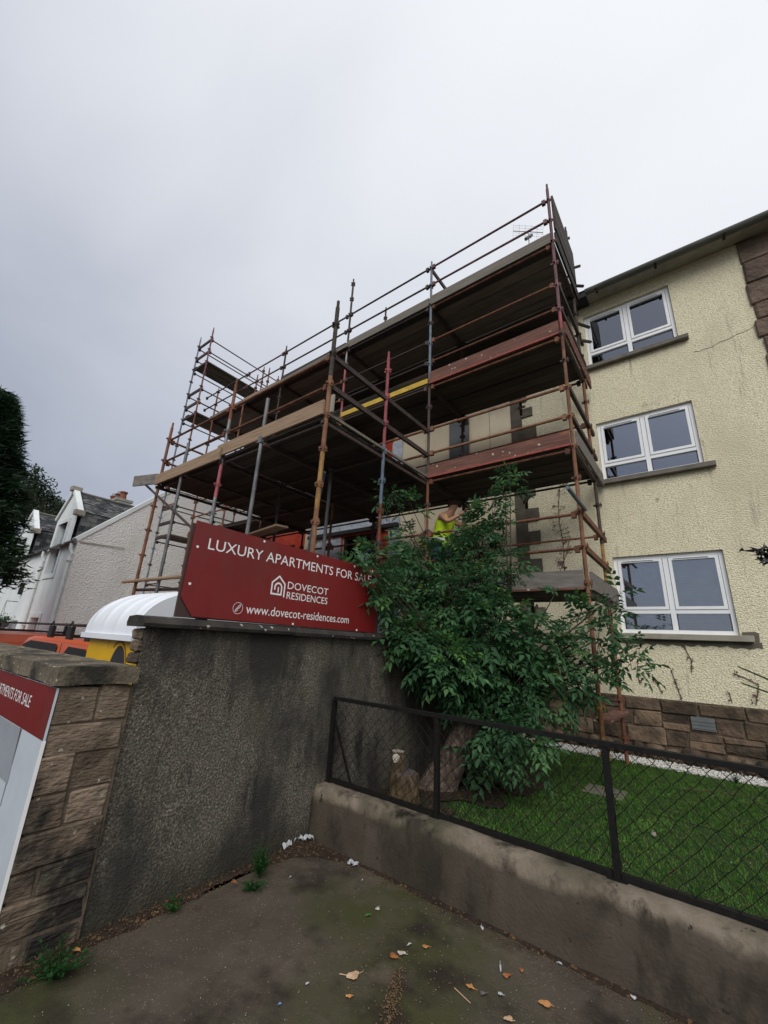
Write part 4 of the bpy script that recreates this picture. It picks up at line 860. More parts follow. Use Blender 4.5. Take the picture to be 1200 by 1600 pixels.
# television aerial on the roof
ae = thing('tv_aerial', 'thin television aerial showing above the top scaffold deck', 'aerial', (-2.55, 9.5, 8.0))
mb = MB(); mb.tube((-2.55, 9.5, 7.9), (-2.55, 9.5, 11.9), .022, 'alu', 6); mb.build('mast', ae)
mb = MB(); mb.tube((-2.9, 9.2, 11.9), (-2.2, 9.75, 11.9), .012, 'alu', 5)
for i in range(6):
    t = i / 5; c_ = Vector((-2.9 + .7 * t, 9.2 + .55 * t, 11.9)); mb.tube(c_ + Vector((-.03, .03, -.22)), c_ + Vector((.03, -.03, .22)), .005, 'alu', 4)
for dz in (-.2, -.1, .1, .2): mb.tube((-2.86, 9.2, 11.9 + dz), (-2.2, 9.72, 11.9 + dz), .004, 'alu', 4)
mb.build('antenna', ae)
mb = MB(); mb.tube((-2.62, 9.42, 11.6), (-2.48, 9.56, 11.8), .05, 'plaque', 8); mb.build('junction_box', ae)
board(sc, (XS[0] + .0, YO + .02, -.78), (XS[0] + .0, YI + .0, -.80), .03, 'redboard', t=.20, name='foot_board')

# ------------------------------------------------------------------ helpers: point on a plane seen through a picture point, text
def ray(px, py): return AX * ((px - 600) / 637.84) + AU * ((800 - py) / 637.84) + AF
def atY(px, py, Y): d = ray(px, py); return d * (Y / d.y)
def atX(px, py, X): d = ray(px, py); return d * (X / d.x)
def atZ(px, py, Z): d = ray(px, py); return d * (Z / d.z)
def text(s, O, U, V, w, h, m, parent, name='lettering', bold=0.0, ext=.002):
    cu = bpy.data.curves.new('t', 'FONT'); cu.body = s; cu.size = 1; cu.offset = bold; cu.resolution_u = 3
    o = bpy.data.objects.new('t', cu); C.objects.link(o); dg = bpy.context.evaluated_depsgraph_get(); dg.update()
    me = bpy.data.meshes.new_from_object(o.evaluated_get(dg)); bpy.data.objects.remove(o)
    n_ = len(me.vertices); co = np.empty(n_ * 3, dtype=np.float32); me.vertices.foreach_get('co', co); co = co.reshape(-1, 3)
    x0, x1 = co[:, 0].min(), co[:, 0].max(); capy = 0.729 * 1.0
    sx = w / (x1 - x0); sy = h / capy if h else sx
    U = Vector(U); V = Vector(V); O = Vector(O)
    P = np.array(O)[None] + (co[:, :1] - x0) * sx * np.array(U)[None] + co[:, 1:2] * sy * np.array(V)[None]
    # one mesh per character: connected pieces whose widths overlap belong together (the dot of an i)
    par_ = list(range(n_))
    def fd(a):
        while par_[a] != a: par_[a] = par_[par_[a]]; a = par_[a]
        return a
    polys = [tuple(p.vertices) for p in me.polygons]
    for p in polys:
        for a in p[1:]: par_[fd(a)] = fd(p[0])
    comp = {}
    for k, p in enumerate(polys): comp.setdefault(fd(p[0]), []).append(k)
    items = []
    for r_, ks in comp.items():
        vs_ = sorted({a for k in ks for a in polys[k]}); items.append([co[vs_, 0].min(), co[vs_, 0].max(), ks])
    items.sort(key=lambda t: t[0]); groups_ = []
    for it in items:
        if groups_ and it[0] < groups_[-1][1] - .5 * (it[1] - it[0]): groups_[-1][1] = max(groups_[-1][1], it[1]); groups_[-1][2] += it[2]
        else: groups_.append(it)
    for a_, b_, ks in groups_:
        vs_ = sorted({a for k in ks for a in polys[k]}); ix = {v_: q for q, v_ in enumerate(vs_)}
        m2 = bpy.data.meshes.new('letter'); m2.from_pydata([tuple(P[v_]) for v_ in vs_], [], [tuple(ix[a] for a in polys[k]) for k in ks]); m2.materials.append(MT[m]); m2.update()
        o = bpy.data.objects.new('letter', m2); C.objects.link(o)
        if parent: o.parent = parent; o.matrix_parent_inverse = Matrix.Translation(parent.location).inverted()
    bpy.data.meshes.remove(me)
# ------------------------------------------------------------------ the big sign on the wall
sg = thing('for_sale_sign', 'big dark red sign reading LUXURY APARTMENTS FOR SALE standing on the dark wall', 'sign', (-2.9, 2.5, .1))
SX = -2.885
mb = MB(); pr_ = [(1.425, .235), (1.53, .108), (3.60, .094), (3.60, .772), (1.435, .792)]
v = [(SX, a, b) for a, b in pr_] + [(SX - .006, a, b) for a, b in pr_]
mb.add(v, [(0, 1, 2, 3, 4), (9, 8, 7, 6, 5)] + [(i, (i + 1) % 5, 5 + (i + 1) % 5, 5 + i) for i in range(5)], 'signred'); o = mb.build('panel', sg); fix_normals(o)
mb = MB(); mb.box(SX - .012, SX - .03, 1.415, 3.66, .098, .77, 'signback'); mb.build('backing_board', sg)
for y in (1.6, 3.4): mb = MB(); mb.box(SX - .032, SX - .08, y, y + .07, -.25, .74, 'plank') ; mb.build('support_post', sg)
for a, b in ((1.475, .60), (1.47, .33), (2.04, .765), (2.66, .757), (3.2, .751), (3.5, .748), (2.45, .115), (3.3, .108)):
    mb = MB(); mb.tube((SX, a, b), (SX + .003, a, b), .010, 'white', 10); mb.build('fixing_cap', sg)
TX = SX + .0012; YV = (0, 1, 0); ZV = (0, 0, 1)
text('LUXURY APARTMENTS FOR SALE', (TX, 1.555, .600), (0, 1, .006), ZV, 1.93, .088, 'white', sg)
text('DOVECOT', (TX, 2.345, .408), YV, ZV, .50, .066, 'white', sg)
text('RESIDENCES', (TX, 2.345, .322), YV, ZV, .50, .064, 'white', sg)
text('www.dovecot-residences.com', (TX, 1.96, .165), YV, ZV, 1.21, .078, 'white', sg)
def stroke(pts, w, m, parent, name='logo', closed=False):
    mb = MB(); n_ = len(pts)
    for i in range(n_ if closed else n_ - 1):
        a = Vector((0, *pts[i])); b = Vector((0, *pts[(i + 1) % n_])); d = (b - a).normalized(); q = Vector((0, -d.z, d.y)) * w / 2; a = a - d * w * .3; b = b + d * w * .3
        x = Vector((TX + .0002 * (i % 3), 0, 0)); mb.add([a + q + x, b + q + x, b - q + x, a - q + x], [(3, 2, 1, 0)], m)
    return mb.build(name, parent)
hx, hz = 2.245, .335
stroke([(hx + .068, hz - .002), (hx + .068, hz + .105), (hx, hz + .165), (hx - .068, hz + .105), (hx - .068, hz + .012), (hx + .036, hz + .012), (hx + .036, hz + .07)] + [(hx + .036 * math.cos(t), hz + .07 + .036 * math.sin(t)) for t in np.linspace(0, math.pi, 8)] + [(hx - .036, hz + .05)] , .014, 'white', sg)
stroke([(hx + .002, hz + .03), (hx + .002, hz + .07)], .012, 'white', sg)
stroke([(1.885 + .043 * math.cos(t), .198 + .043 * math.sin(t)) for t in np.linspace(0, 2 * math.pi, 25)[:-1]], .003, 'white', sg, 'icon', True)
for s_ in (-1, 1): stroke([(1.885 + s_ * .010 + .010 * math.cos(t) * .8 + .008 * math.sin(t), .198 + s_ * .012 + .014 * math.sin(t)) for t in np.linspace(0, 2 * math.pi, 13)[:-1]], .005, 'white', sg, 'icon', True)

# ------------------------------------------------------------------ poster on the low wall
po = thing('poster_board', 'red and pale poster board fixed to the low stone wall at the left edge', 'sign', (-3.6, .84, -.9))
PYY = .842
mb = MB(); mb.box(-5.1, -2.868, PYY + .0015, PYY + .012, -1.47, -.325, 'posterwhite'); mb.build('panel', po)
mb = MB(); mb.add([(-5.1, PYY, -.582), (-2.872, PYY, -.582), (-2.872, PYY, -.327), (-5.1, PYY, -.327)], [(0, 1, 2, 3)], 'signred'); mb.build('red_band', po)
text('LUXURY APARTMENTS FOR SALE', (-4.52, PYY - .001, -.468), (1, 0, 0), ZV, 1.27, .068, 'white', po)
for (a, b, c_, d, m) in ((-4.6, -3.25, -.86, -.586, 'postergrey'), (-5.0, -3.75, -1.1, -.862, 'posterbeige'), (-3.72, -3.45, -1.02, -.80, 'white'), (-3.52, -3.36, -.99, -.88, 'posterbrown'), (-4.3, -3.55, -1.2, -1.03, 'posterbrown'), (-4.5, -3.35, -1.38, -1.22, 'postergrey'), (-3.27, -3.262, -.97, -.584, 'posterbrown')):
    mb = MB(); k_ = .0008 + .0003 * random.random(); mb.add([(a, PYY + .0008 - k_, c_), (b, PYY + .0008 - k_, c_), (b - .05, PYY + .0008 - k_, d), (a, PYY + .0008 - k_, d)], [(0, 1, 2, 3)], m); mb.build('printed_picture', po)
mb = MB(); mb.box(-2.868, -2.863, PYY - .002, PYY + .014, -1.47, -.584, 'white'); mb.build('edge_trim', po)

# ------------------------------------------------------------------ yellow container with domed white lid
bn = thing('waste_container', 'yellow container with domed ribbed white lid behind the stone wall', 'container', (-5.3, 2.8, -2.0))
BX0, BX1, BY0, BY1 = -5.96, -4.68, 1.95, 3.6
mb = MB(); mb.box(BX0, BX1, BY0, BY1, -2.05, -.10, 'binyellow'); mb.box(BX0 - .02, BX1 + .02, BY0 - .02, BY0 - .002, -2.0, -1.85, 'binyellow'); mb.build('body', bn)
mb = MB(); v = [(-5.03 + .20 * math.cos(t), BY0 - .006, -.48 + .31 * math.sin(t)) for t in np.linspace(0, 2 * math.pi, 28)[:-1]]; mb.add(v, [tuple(range(len(v)))], 'dark')
v = [(-5.06 + (.25 + d_) * math.cos(t), BY0 - .004, -.48 + (.34 + d_) * math.sin(t)) for d_ in (0, .02) for t in np.linspace(.2, 2.2, 20)]; mb.add(v, [(i, i + 1, 21 + i, 20 + i) for i in range(19)], 'yellow'); o = mb.build('opening', bn)
mb = MB(); prof = []
for t in np.linspace(0, math.pi / 2, 14): prof.append((BY0 - .06 + .75 * (1 - math.cos(t)), -.06 + .52 * math.sin(t) ** .85))
prof += [(3.0, .47), (3.3, .44)] + [(3.3 + .4 * math.sin(t), -.06 + .50 * math.cos(t)) for t in np.linspace(.3, math.pi / 2, 6)]
nxx = 60; v = []
for i in range(nxx + 1):
    x = BX0 - .05 + (BX1 - BX0 + .10) * i / nxx; u = (i % 15) / 15; rib = .018 * math.exp(-((u - .5) / .12) ** 2)
    ed = 0 if 0 < i < nxx else .01
    for j, (a, b) in enumerate(prof):
        f_ = min(1, j / 4) * (1 if j < len(prof) - 4 else 0); v.append((x, a - rib * f_ * .6, b + rib * f_ - ed))
k = len(prof); mb.add(v, [(i * k + j, (i + 1) * k + j, (i + 1) * k + j + 1, i * k + j + 1) for i in range(nxx) for j in range(k - 1)] + [tuple(range(k)), tuple(nxx * k + j for j in range(k))], 'lid')
o = mb.build('domed_lid', bn, smooth=True); fix_normals(o)
for p_ in o.data.polygons:
    if len(p_.vertices) > 4: p_.use_smooth = False
mb = MB(); mb.box(BX0 - .07, BX1 + .07, BY0 - .085, BY0 - .03, -.115, -.058, 'lid'); mb.box(BX0 - .07, BX0 - .02, BY0 - .03, BY1 + .1, -.115, -.058, 'lid'); mb.box(BX1 + .02, BX1 + .07, BY0 - .03, BY1 + .1, -.115, -.058, 'lid'); mb.build('rim', bn)

# ------------------------------------------------------------------ orange vans
def van(dx, label):
    vn = thing('orange_van', label, 'van', (-10.5 + dx, 3.4, -2.1), 'orange vans parked behind the stone wall')
    prof = [(-7.75, -1.85), (-7.70, -1.2), (-7.72, -.45), (-7.80, -.27), (-8.0, -.235), (-11.3, -.225), (-11.75, -.29), (-12.95, -.92), (-13.6, -1.08), (-13.75, -1.3), (-13.75, -1.85)]
    mb = MB(); k = len(prof); v = []
    for y, ins in ((2.60, 0), (2.68, .0), (4.27, .0), (4.35, 0)):
        for x, z in prof:
            e_ = .04 if y in (2.60, 4.35) else 0; v.append((x + dx + (e_ if x < -10 else -e_), y + (.05 if (z > -.9 and y == 2.60) else (-.05 if (z > -.9 and y == 4.35) else 0)), z - (e_ if z > -.4 else 0)))
    mb.add(v, [(s_ * k + i, s_ * k + (i + 1) % k, (s_ + 1) * k + (i + 1) % k, (s_ + 1) * k + i) for s_ in range(3) for i in range(k)] + [tuple(range(k)), tuple(3 * k + i for i in range(k))], 'vanorange')
    o = mb.build('body', vn); fix_normals(o)
    def pane(pts, name, m='dark', inset=.0): 
        mb = MB(); v = [(x + dx, y - .012, z) for x, y, z in pts]; v2 = [(x + dx, y - .004, z) for x, y, z in pts]; n_ = len(pts)
        mb.add(v + v2, [tuple(range(n_))] + [(i, (i + 1) % n_, n_ + (i + 1) % n_, n_ + i) for i in range(n_)], m); return mb.build(name, vn)
    yf = 2.638
    pane([(-9.55, yf, -.86), (-9.55, yf, -.37), (-9.65, yf, -.325), (-11.3, yf, -.315), (-11.75, yf, -.40), (-12.6, yf, -.86)], 'side_window', 'black')
    pane([(-8.0, yf, -.80), (-8.0, yf, -.42), (-8.12, yf, -.35), (-8.95, yf, -.34), (-9.12, yf, -.46), (-9.15, yf, -.80)], 'side_window', 'black')
    mb = MB(); mb.add([(-11.80 + dx, 2.78, -.297), (-12.93 + dx, 2.78, -.895), (-12.93 + dx, 4.2, -.895), (-11.80 + dx, 4.2, -.297)], [(0, 1, 2, 3)], 'glass'); mb.build('windscreen', vn)
    mb = MB(); mb.box(-9.37 + dx, -9.36 + dx, yf - .006, yf + .0, -1.7, -.30, 'dark'); mb.build('door_seam', vn)
    for x in (-8.6, -12.6):
        for y in (2.58, 4.17):
            mb = MB(); mb.tube((x + dx, y, -1.78), (x + dx, y + .2, -1.78), .32, 'tyre', 20); w = mb.build('wheel', vn); mb = MB(); mb.tube((x + dx, y - .006, -1.78), (x + dx, y + .206, -1.78), .19, 'alu', 14); mb.build('rim', w)
    for y in (2.72, 4.2):
        mb = MB(); mb.tube((-14.2 + dx * .8 if dx == 0 else -13.0 + dx, y, .015), (-7.75 + dx, y, .03), .022, 'darktube', 8); mb.build('roof_rail', vn)
    for x in (-8.35, -9.3, -10.4):
        mb = MB(); mb.box(x + dx - .04, x + dx + .04, 2.70, 4.22, -.20, -.16, 'black'); 
        for y in (2.70, 4.18): mb.box(x + dx - .11, x + dx + .11, y - .02, y + .04, -.235, -.005, 'black'); mb.tube((x + dx - .1, y, .0), (x + dx, y, .09), .012, 'black', 5); mb.tube((x + dx, y, .09), (x + dx + .1, y, .0), .012, 'black', 5)
        mb.build('roof_bracket', vn)
    return vn
van(0, 'orange van with dark side windows and roof rails, next to the yellow container'); van(-6.6, 'second orange van further left, only its roof above the stone wall')

# ------------------------------------------------------------------ foliage tools
def leafcloud(name, P, D, Lf, mats, midx=None, parent=None, leaflets=7, lw=.46, llen=.42):
    """compound leaves: P base points, D directions (unit), Lf lengths; numpy, one mesh"""
    n = len(P); up = np.tile([0, 0, 1.0], (n, 1)) + rng.normal(0, .35, (n, 3))
    S_ = np.cross(D, up); S_ /= np.linalg.norm(S_, axis=1)[:, None] + 1e-9; Nn = np.cross(S_, D)
    V = []; F = []; M_ = []; off = 0
    slots = []
    kp = (leaflets - 1) // 2
    for i in range(kp):
        t = .30 + .55 * i / max(1, kp - 1) if kp > 1 else .5
        slots += [(t, -1), (t, 1)]
    slots.append((1.0, 0))
    for t, sd_ in slots:
        droop = -.18 * t * t
        B = P + D * (Lf * t)[:, None] + np.array([0, 0, 1]) * (droop * Lf)[:, None]
        ang = rng.uniform(.75, 1.15, n) * sd_
        Ld = D * np.cos(ang)[:, None] + S_ * np.sin(ang)[:, None] + Nn * rng.uniform(-.25, .1, n)[:, None]; Ld[:, 2] -= .22; Ld /= np.linalg.norm(Ld, axis=1)[:, None]
        Ls = np.cross(Nn, Ld); Ls /= np.linalg.norm(Ls, axis=1)[:, None] + 1e-9; Ln = np.cross(Ld, Ls)
        l_ = (Lf * llen * rng.uniform(.8, 1.15, n))[:, None]; w_ = l_ * lw
        v0 = B; v1 = B + Ld * l_ * .42 + Ls * w_ * .5 + Ln * w_ * .22; v2 = B + Ld * l_ - Ln * l_ * .12; v3 = B + Ld * l_ * .42 - Ls * w_ * .5 + Ln * w_ * .22; vm = B + Ld * l_ * .5 
        V.append(np.stack([v0, v1, v2, v3], 1).reshape(-1, 3))
        a = np.arange(n) * 4 + off
        F.append(np.stack([a, a + 1, a + 2], 1)); F.append(np.stack([a, a + 2, a + 3], 1)); off += 4 * n
        if midx is not None: M_ += [midx, midx]
    o = np_mesh(name, np.concatenate(V), np.concatenate(F), mats, np.concatenate(M_) if midx is not None else None, None)
    if parent: o.parent = parent; o.matrix_parent_inverse = Matrix.Translation(parent.location).inverted()
    o['kind'] = 'stuff'; return o
def unit(n): v = rng.normal(size=(n, 3)); return v / np.linalg.norm(v, axis=1)[:, None]
# ------------------------------------------------------------------ the big shrub
sb = thing('elder_shrub', 'big dark green leafy shrub between the dark wall and the scaffold feet', 'shrub', (-2.45, 4.7, GL))
blobs = [(572, 882, 3.42, .055, 1), (582, 905, 3.5, .10, 1), (600, 930, 3.7, .12, 1), (665, 885, 5.0, .28, .8), (745, 860, 5.1, .27, .9), (797, 745, 5.1, .08, .5), (790, 772, 5.1, .12, .6), (770, 805, 5.2, .16, .7), (750, 830, 5.2, .20, .8), (640, 788, 4.9, .09, .5), (612, 775, 4.9, .13, .55), (640, 840, 4.9, .13, .6), (700, 858, 5.0, .14, .9), (560, 880, 3.65, .09, .5), (588, 868, 3.8, .10, .5), (612, 880, 4.2, .14, .6), (600, 945, 4.0, .12, .7),
         (715, 930, 4.8, .44, 1), (790, 885, 5.1, .18, .6), (635, 915, 4.6, .26, .8), (598, 905, 4.1, .13, .5), (575, 885, 3.75, .12, .6), (625, 950, 4.3, .18, .8), (655, 1000, 4.1, .22, 1.3), (690, 1030, 4.1, .24, 1.1), (630, 982, 3.95, .13, 1.2), (715, 1050, 4.2, .16, 1),
         (770, 985, 4.8, .40, 1), (835, 995, 4.9, .26, .75), (875, 1035, 5.1, .24, .5), (905, 965, 5.3, .13, .4), (935, 1005, 5.4, .17, .35), (985, 1035, 5.5, .13, .35), (895, 1075, 5.2, .18, .5), (925, 1050, 5.3, .15, .4),
         (735, 1060, 4.7, .34, .9), (810, 1060, 4.8, .32, .9), (765, 1100, 4.8, .24, .8), (830, 1100, 4.8, .18, .6), (770, 1130, 4.4, .13, .9), (800, 1148, 4.4, .15, .9), (775, 1185, 4.35, .11, .8), (822, 1168, 4.5, .09, .6), (700, 970, 5.2, .40, .6), (755, 1030, 5.3, .50, .5), (830, 1050, 5.5, .35, .4), (955, 965, 5.2, .11, .35), (965, 932, 5.3, .07, .35), (1000, 1012, 5.4, .08, .3), (870, 925, 5.1, .06, .25), (755, 1165, 4.9, .3, .5)]
PP = []; DD = []; LL = []; MI = []; cents = []
for (px, py, Y, r, dn) in blobs:
    c_ = np.array(atY(px, py, Y)); cents.append((c_, r)); n = int((250 * r * r / .16 + 14) * dn * 1.05)
    u = unit(n); rr = r * (rng.uniform(.35, 1.08, n) ** .6); p = c_ + u * rr[:, None] * np.array([1, 1, .85])
    d = u * .9 + rng.normal(0, .35, (n, 3)) + np.array([0, -.1, -.05]); d[:, 2] *= .7; d /= np.linalg.norm(d, axis=1)[:, None]
    ok = (p[:, 2] > GL + .05) & ~((p[:, 0] < -2.78) & (p[:, 2] < .18)) 
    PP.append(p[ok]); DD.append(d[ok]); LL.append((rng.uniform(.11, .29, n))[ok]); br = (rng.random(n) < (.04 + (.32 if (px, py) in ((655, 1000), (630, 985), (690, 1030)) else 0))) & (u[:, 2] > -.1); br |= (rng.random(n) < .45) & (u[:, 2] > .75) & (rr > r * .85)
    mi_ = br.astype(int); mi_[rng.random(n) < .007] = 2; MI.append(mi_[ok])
PP = np.concatenate(PP); DD = np.concatenate(DD); LL = np.concatenate(LL); MI = np.concatenate(MI)
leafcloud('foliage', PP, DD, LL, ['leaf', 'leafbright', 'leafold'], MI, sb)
mb = MB(); root = Vector((-2.35, 4.75, GL))
hub = Vector((-2.15, 4.95, -.75)); mb.path([root, root + Vector((.06, .08, .4)), hub], [.09, .07, .055], 'twigbark', 8)
for c_, r in cents:
    c_ = Vector(c_); mid = (hub + c_) / 2 + Vector((random.uniform(-.1, .1), random.uniform(-.1, .1), .12)); mb.path([hub, mid, c_ + Vector((0, 0, r * .3))], [.022, .013, .004], 'twigbark', 5)
    for _ in range(int(6 + r * 20)):
        u = Vector(unit(1)[0]) * r * .95; mb.path([c_ + u * .15, c_ + u * .6 + Vector((0, 0, .02)), c_ + u], [.006, .004, .002], 'twigbark', 3)
mb.build('branches', sb, smooth=True)
# pale leaning trunk behind the fence
tk = thing('tree_trunk', 'thick pale leaning trunk behind the fence post at the foot of the shrub', 'trunk', (-2.62, 4.45, GL))
mb = MB(); A = Vector((-2.60, 4.40, GL - .1)); n_ = 12
pts = [(A, .26), (A + Vector((.04, .05, .18)), .185), (A + Vector((.16, .16, .45)), .15), (A + Vector((.34, .3, .85)), .14), (A + Vector((.5, .45, 1.3)), .12)]
v = []
for P, r in pts:
    for k in range(n_):
        t = 2 * math.pi * k / n_; rr = r * (1 + .16 * math.sin(3 * t + 1) + random.uniform(-.05, .05)); v.append(P + Vector((math.cos(t) * rr, math.sin(t) * rr * .9, -.25 * math.cos(t) * rr)))
mb.add(v, [(j * n_ + i, j * n_ + (i + 1) % n_, (j + 1) * n_ + (i + 1) % n_, (j + 1) * n_ + i) for j in range(len(pts) - 1) for i in range(n_)], 'trunkpale'); mb.build('bark', tk, smooth=True)
# log stump with a cut piece on it
st = thing('log_stump', 'short cut log standing in the soil behind the fence, near the dark wall', 'stump', (-2.62, 3.86, GL))
mb = MB(); n_ = 14; v = []
for z, r in ((GL - .03, .155), (GL + .08, .145), (GL + .2, .14), (GL + .245, .135)):
    for k in range(n_): t = 2 * math.pi * k / n_; rr = r * (1 + .07 * math.sin(4 * t) + random.uniform(-.04, .04)); v.append((-2.62 + rr * math.cos(t), 3.86 + rr * math.sin(t), z))
mb.add(v, [(j * n_ + i, j * n_ + (i + 1) % n_, (j + 1) * n_ + (i + 1) % n_, (j + 1) * n_ + i) for j in range(3) for i in range(n_)], 'stumpwood'); mb.add(v[-n_:], [tuple(range(n_))], 'posterbrown'); mb.build('log', st)
s2 = thing('log_piece', 'small log with a bright white cut face, standing on the stump', 'log', (-2.68, 3.84, GL + .25))
mb = MB(); v = []
for z, r in ((GL + .247, .068), (GL + .33, .074), (GL + .42, .066)):
    for k in range(n_): t = 2 * math.pi * k / n_; rr = r * (1 + .08 * math.sin(3 * t)); v.append((-2.69 + rr * math.cos(t), 3.84 + rr * math.sin(t), z))
mb.add(v, [(j * n_ + i, j * n_ + (i + 1) % n_, (j + 1) * n_ + (i + 1) % n_, (j + 1) * n_ + i) for j in range(2) for i in range(n_)], 'stumpwood'); mb.add(v[-n_:], [tuple(range(n_))], 'posterbeige'); mb.build('log', s2)
mb = MB(); v = [(-2.665 + .030 * math.cos(t) * (1 + .2 * math.sin(3 * t)), 3.762 - .004, GL + .37 + .038 * math.sin(t)) for t in np.linspace(0, 2 * math.pi, 14)[:-1]]; mb.add(v + [(a, b + .03, c_) for a, b, c_ in v], [tuple(range(13))] + [(i, (i + 1) % 13, 13 + (i + 1) % 13, 13 + i) for i in range(13)], 'cutwood'); mb.build('white_face', s2)

# ------------------------------------------------------------------ trees at the left
def scatter_tris(name, P, D, L_, Wd, m, parent):
    n = len(P); S_ = np.cross(D, unit(n)); S_ /= np.linalg.norm(S_, axis=1)[:, None] + 1e-9
    V = np.stack([P - S_ * Wd[:, None] / 2, P + S_ * Wd[:, None] / 2, P + D * L_[:, None]], 1).reshape(-1, 3); F = np.arange(3 * n).reshape(-1, 3)
    o = np_mesh(name, V, F, [m]); 
    if parent: o.parent = parent; o.matrix_parent_inverse = Matrix.Translation(parent.location).inverted()
    o['kind'] = 'stuff'; return o
cx, cy = -14.2, 1.15
ct = thing('conifer_tree', 'tall dark green conifer at the left edge before the white houses', 'tree', (cx, cy, -2.1))
P = []; D = []
for i in range(360):
    z = .95 + 4.85 * (i / 360) ** 1.1; f = (z - .95) / 4.85; R_ = (.10 + 1.62 * (1 - f) ** .8) * random.uniform(.78, 1.12); R_ *= (.8 + .2 * min(1, f / .12)); a = random.uniform(0, 2 * math.pi); k = 190
    t = rng.uniform(.25, 1, k); sp = .34 * (1.1 - t * .5) * (1 - .45 * f)
    base = np.stack([cx + np.cos(a) * R_ * t, cy + np.sin(a) * R_ * t, z + .1 * t * R_ - .30 * t * t * R_ + .35 * np.sin(t * 3) * .2], 1) + rng.normal(0, 1, (k, 3)) * sp[:, None] * np.array([.5, .5, .45])
    d = np.stack([np.full(k, np.cos(a)), np.full(k, np.sin(a)), np.full(k, .15)], 1) + rng.normal(0, .45, (k, 3)); d /= np.linalg.norm(d, axis=1)[:, None]
    P.append(base); D.append(d)
P = np.concatenate(P); D = np.concatenate(D); n = len(P); scatter_tris('foliage', P, D, rng.uniform(.12, .26, n), rng.uniform(.025, .06, n), 'conifer', ct)
mb = MB(); mb.tube((cx, cy, -2.2), (cx, cy, 5.8), .16, 'bark', 8, .03); mb.build('trunk', ct)
def broad(name, label, clumps, px, base, m='farleaf', s_=.10, cnt=2600):
    t = thing(name, label, 'tree', base); P = []; D = []
    for c_, r in clumps: 
        u = unit(int(cnt * r * r)); P.append(np.array(c_) + u * r * (rng.uniform(.1, 1.08, len(u)) ** .8)[:, None] + rng.normal(0, .06, (len(u), 3))); D.append(unit(len(u)))
    P = np.concatenate(P); D = np.concatenate(D); n = len(P); scatter_tris('foliage', P, D, rng.uniform(s_, 2 * s_, n), rng.uniform(.5 * s_, 1.1 * s_, n), m, t)
    mb = MB(); B = Vector(base); top = Vector(np.mean([c_ for c_, r in clumps], axis=0)); mb.path([B, (B + top) / 2 + Vector((.3, .2, 0)), top], [.3, .22, .1], 'bark', 8)
    for c_, r in clumps: mb.path([(B + top) / 2 + Vector((.3, .2, 0)), (top + Vector(c_)) / 2, Vector(c_)], [.12, .08, .03], 'bark', 5)
    mb.build('trunk', t); return t
def far(px, py, d): r_ = ray(px, py); return tuple(r_ * (d / math.hypot(r_.x, r_.y)))
broad('birch_tree', 'airy dark tree rising behind the white houses, right of the conifer', [(far(62, 762, 29), .75), (far(50, 752, 29), .75), (far(76, 776, 29), .55), (far(70, 790, 29.5), .65), (far(50, 795, 29), 1.0), (far(42, 775, 29), .8), (far(84, 783, 29), .35), (far(55, 735, 29), .35), (far(35, 740, 29), .5), (far(30, 800, 29), 1.3)], 0, far(55, 1010, 29)[:2] + (-2.1,), cnt=620, s_=.12)
broad('dark_tree', 'small dark tree top between the birch and the white dormer', [(far(95, 790, 33), .45), (far(92, 800, 33), .6), (far(84, 812, 33), .7), (far(70, 815, 33), .9), (far(58, 822, 33), .7)], 0, far(85, 1010, 33)[:2] + (-2.1,), cnt=1500, s_=.12)

# ------------------------------------------------------------------ worker on the lowest deck
pn = thing('person', 'worker in a yellow hi-vis vest bending on the lowest deck, mostly behind the shrub', 'person', (-3.75, 6.5, .83))
def skin(name, V, E, R_, m, parent, lv=2):
    me = bpy.data.meshes.new(name); me.from_pydata(V, E, []); o = bpy.data.objects.new(name, me); C.objects.link(o); me.materials.append(MT[m])
    md = o.modifiers.new('s', 'SKIN'); 
    for i, r in enumerate(R_): me.skin_vertices[0].data[i].radius = (r, r) if not isinstance(r, tuple) else r
    me.skin_vertices[0].data[0].use_root = True
    md.use_smooth_shade = True; o.modifiers.new('ss', 'SUBSURF').levels = lv; o.modifiers['ss'].render_levels = lv
    o.parent = parent; o.matrix_parent_inverse = Matrix.Translation(parent.location).inverted(); return o
px_, py_ = -3.78, 6.5
B = lambda x, y, z: (px_ + x, py_ + y, .83 + z)
V = [B(0, 0, .92), B(.03, 0, 1.10), B(.10, 0, 1.30), B(.18, 0, 1.47), B(.25, 0, 1.56), B(.31, -.01, 1.66), B(.34, -.01, 1.74),
     B(.17, -.19, 1.45), B(.33, -.26, 1.30), B(.55, -.20, 1.42), B(.62, -.19, 1.47), B(.17, .19, 1.45), B(.36, .24, 1.34), B(.58, .20, 1.52), B(.65, .19, 1.57),
     B(0, -.10, .88), B(.06, -.12, .48), B(-.02, -.13, .09), B(.10, -.14, .04), B(0, .10, .88), B(.0, .13, .48), B(-.10, .13, .09), B(.02, .14, .04)]
E_ = [(0, 1), (1, 2), (2, 3), (3, 4), (4, 5), (5, 6), (3, 7), (7, 8), (8, 9), (9, 10), (3, 11), (11, 12), (12, 13), (13, 14), (0, 15), (15, 16), (16, 17), (17, 18), (0, 19), (19, 20), (20, 21), (21, 22)]
R_ = [.14, .125, .14, .13, .055, .09, .095, .065, .045, .035, .035, .065, .045, .035, .035, .09, .06, .045, .05, .09, .06, .045, .05]
skin('body', V, E_, R_, 'skin', pn)
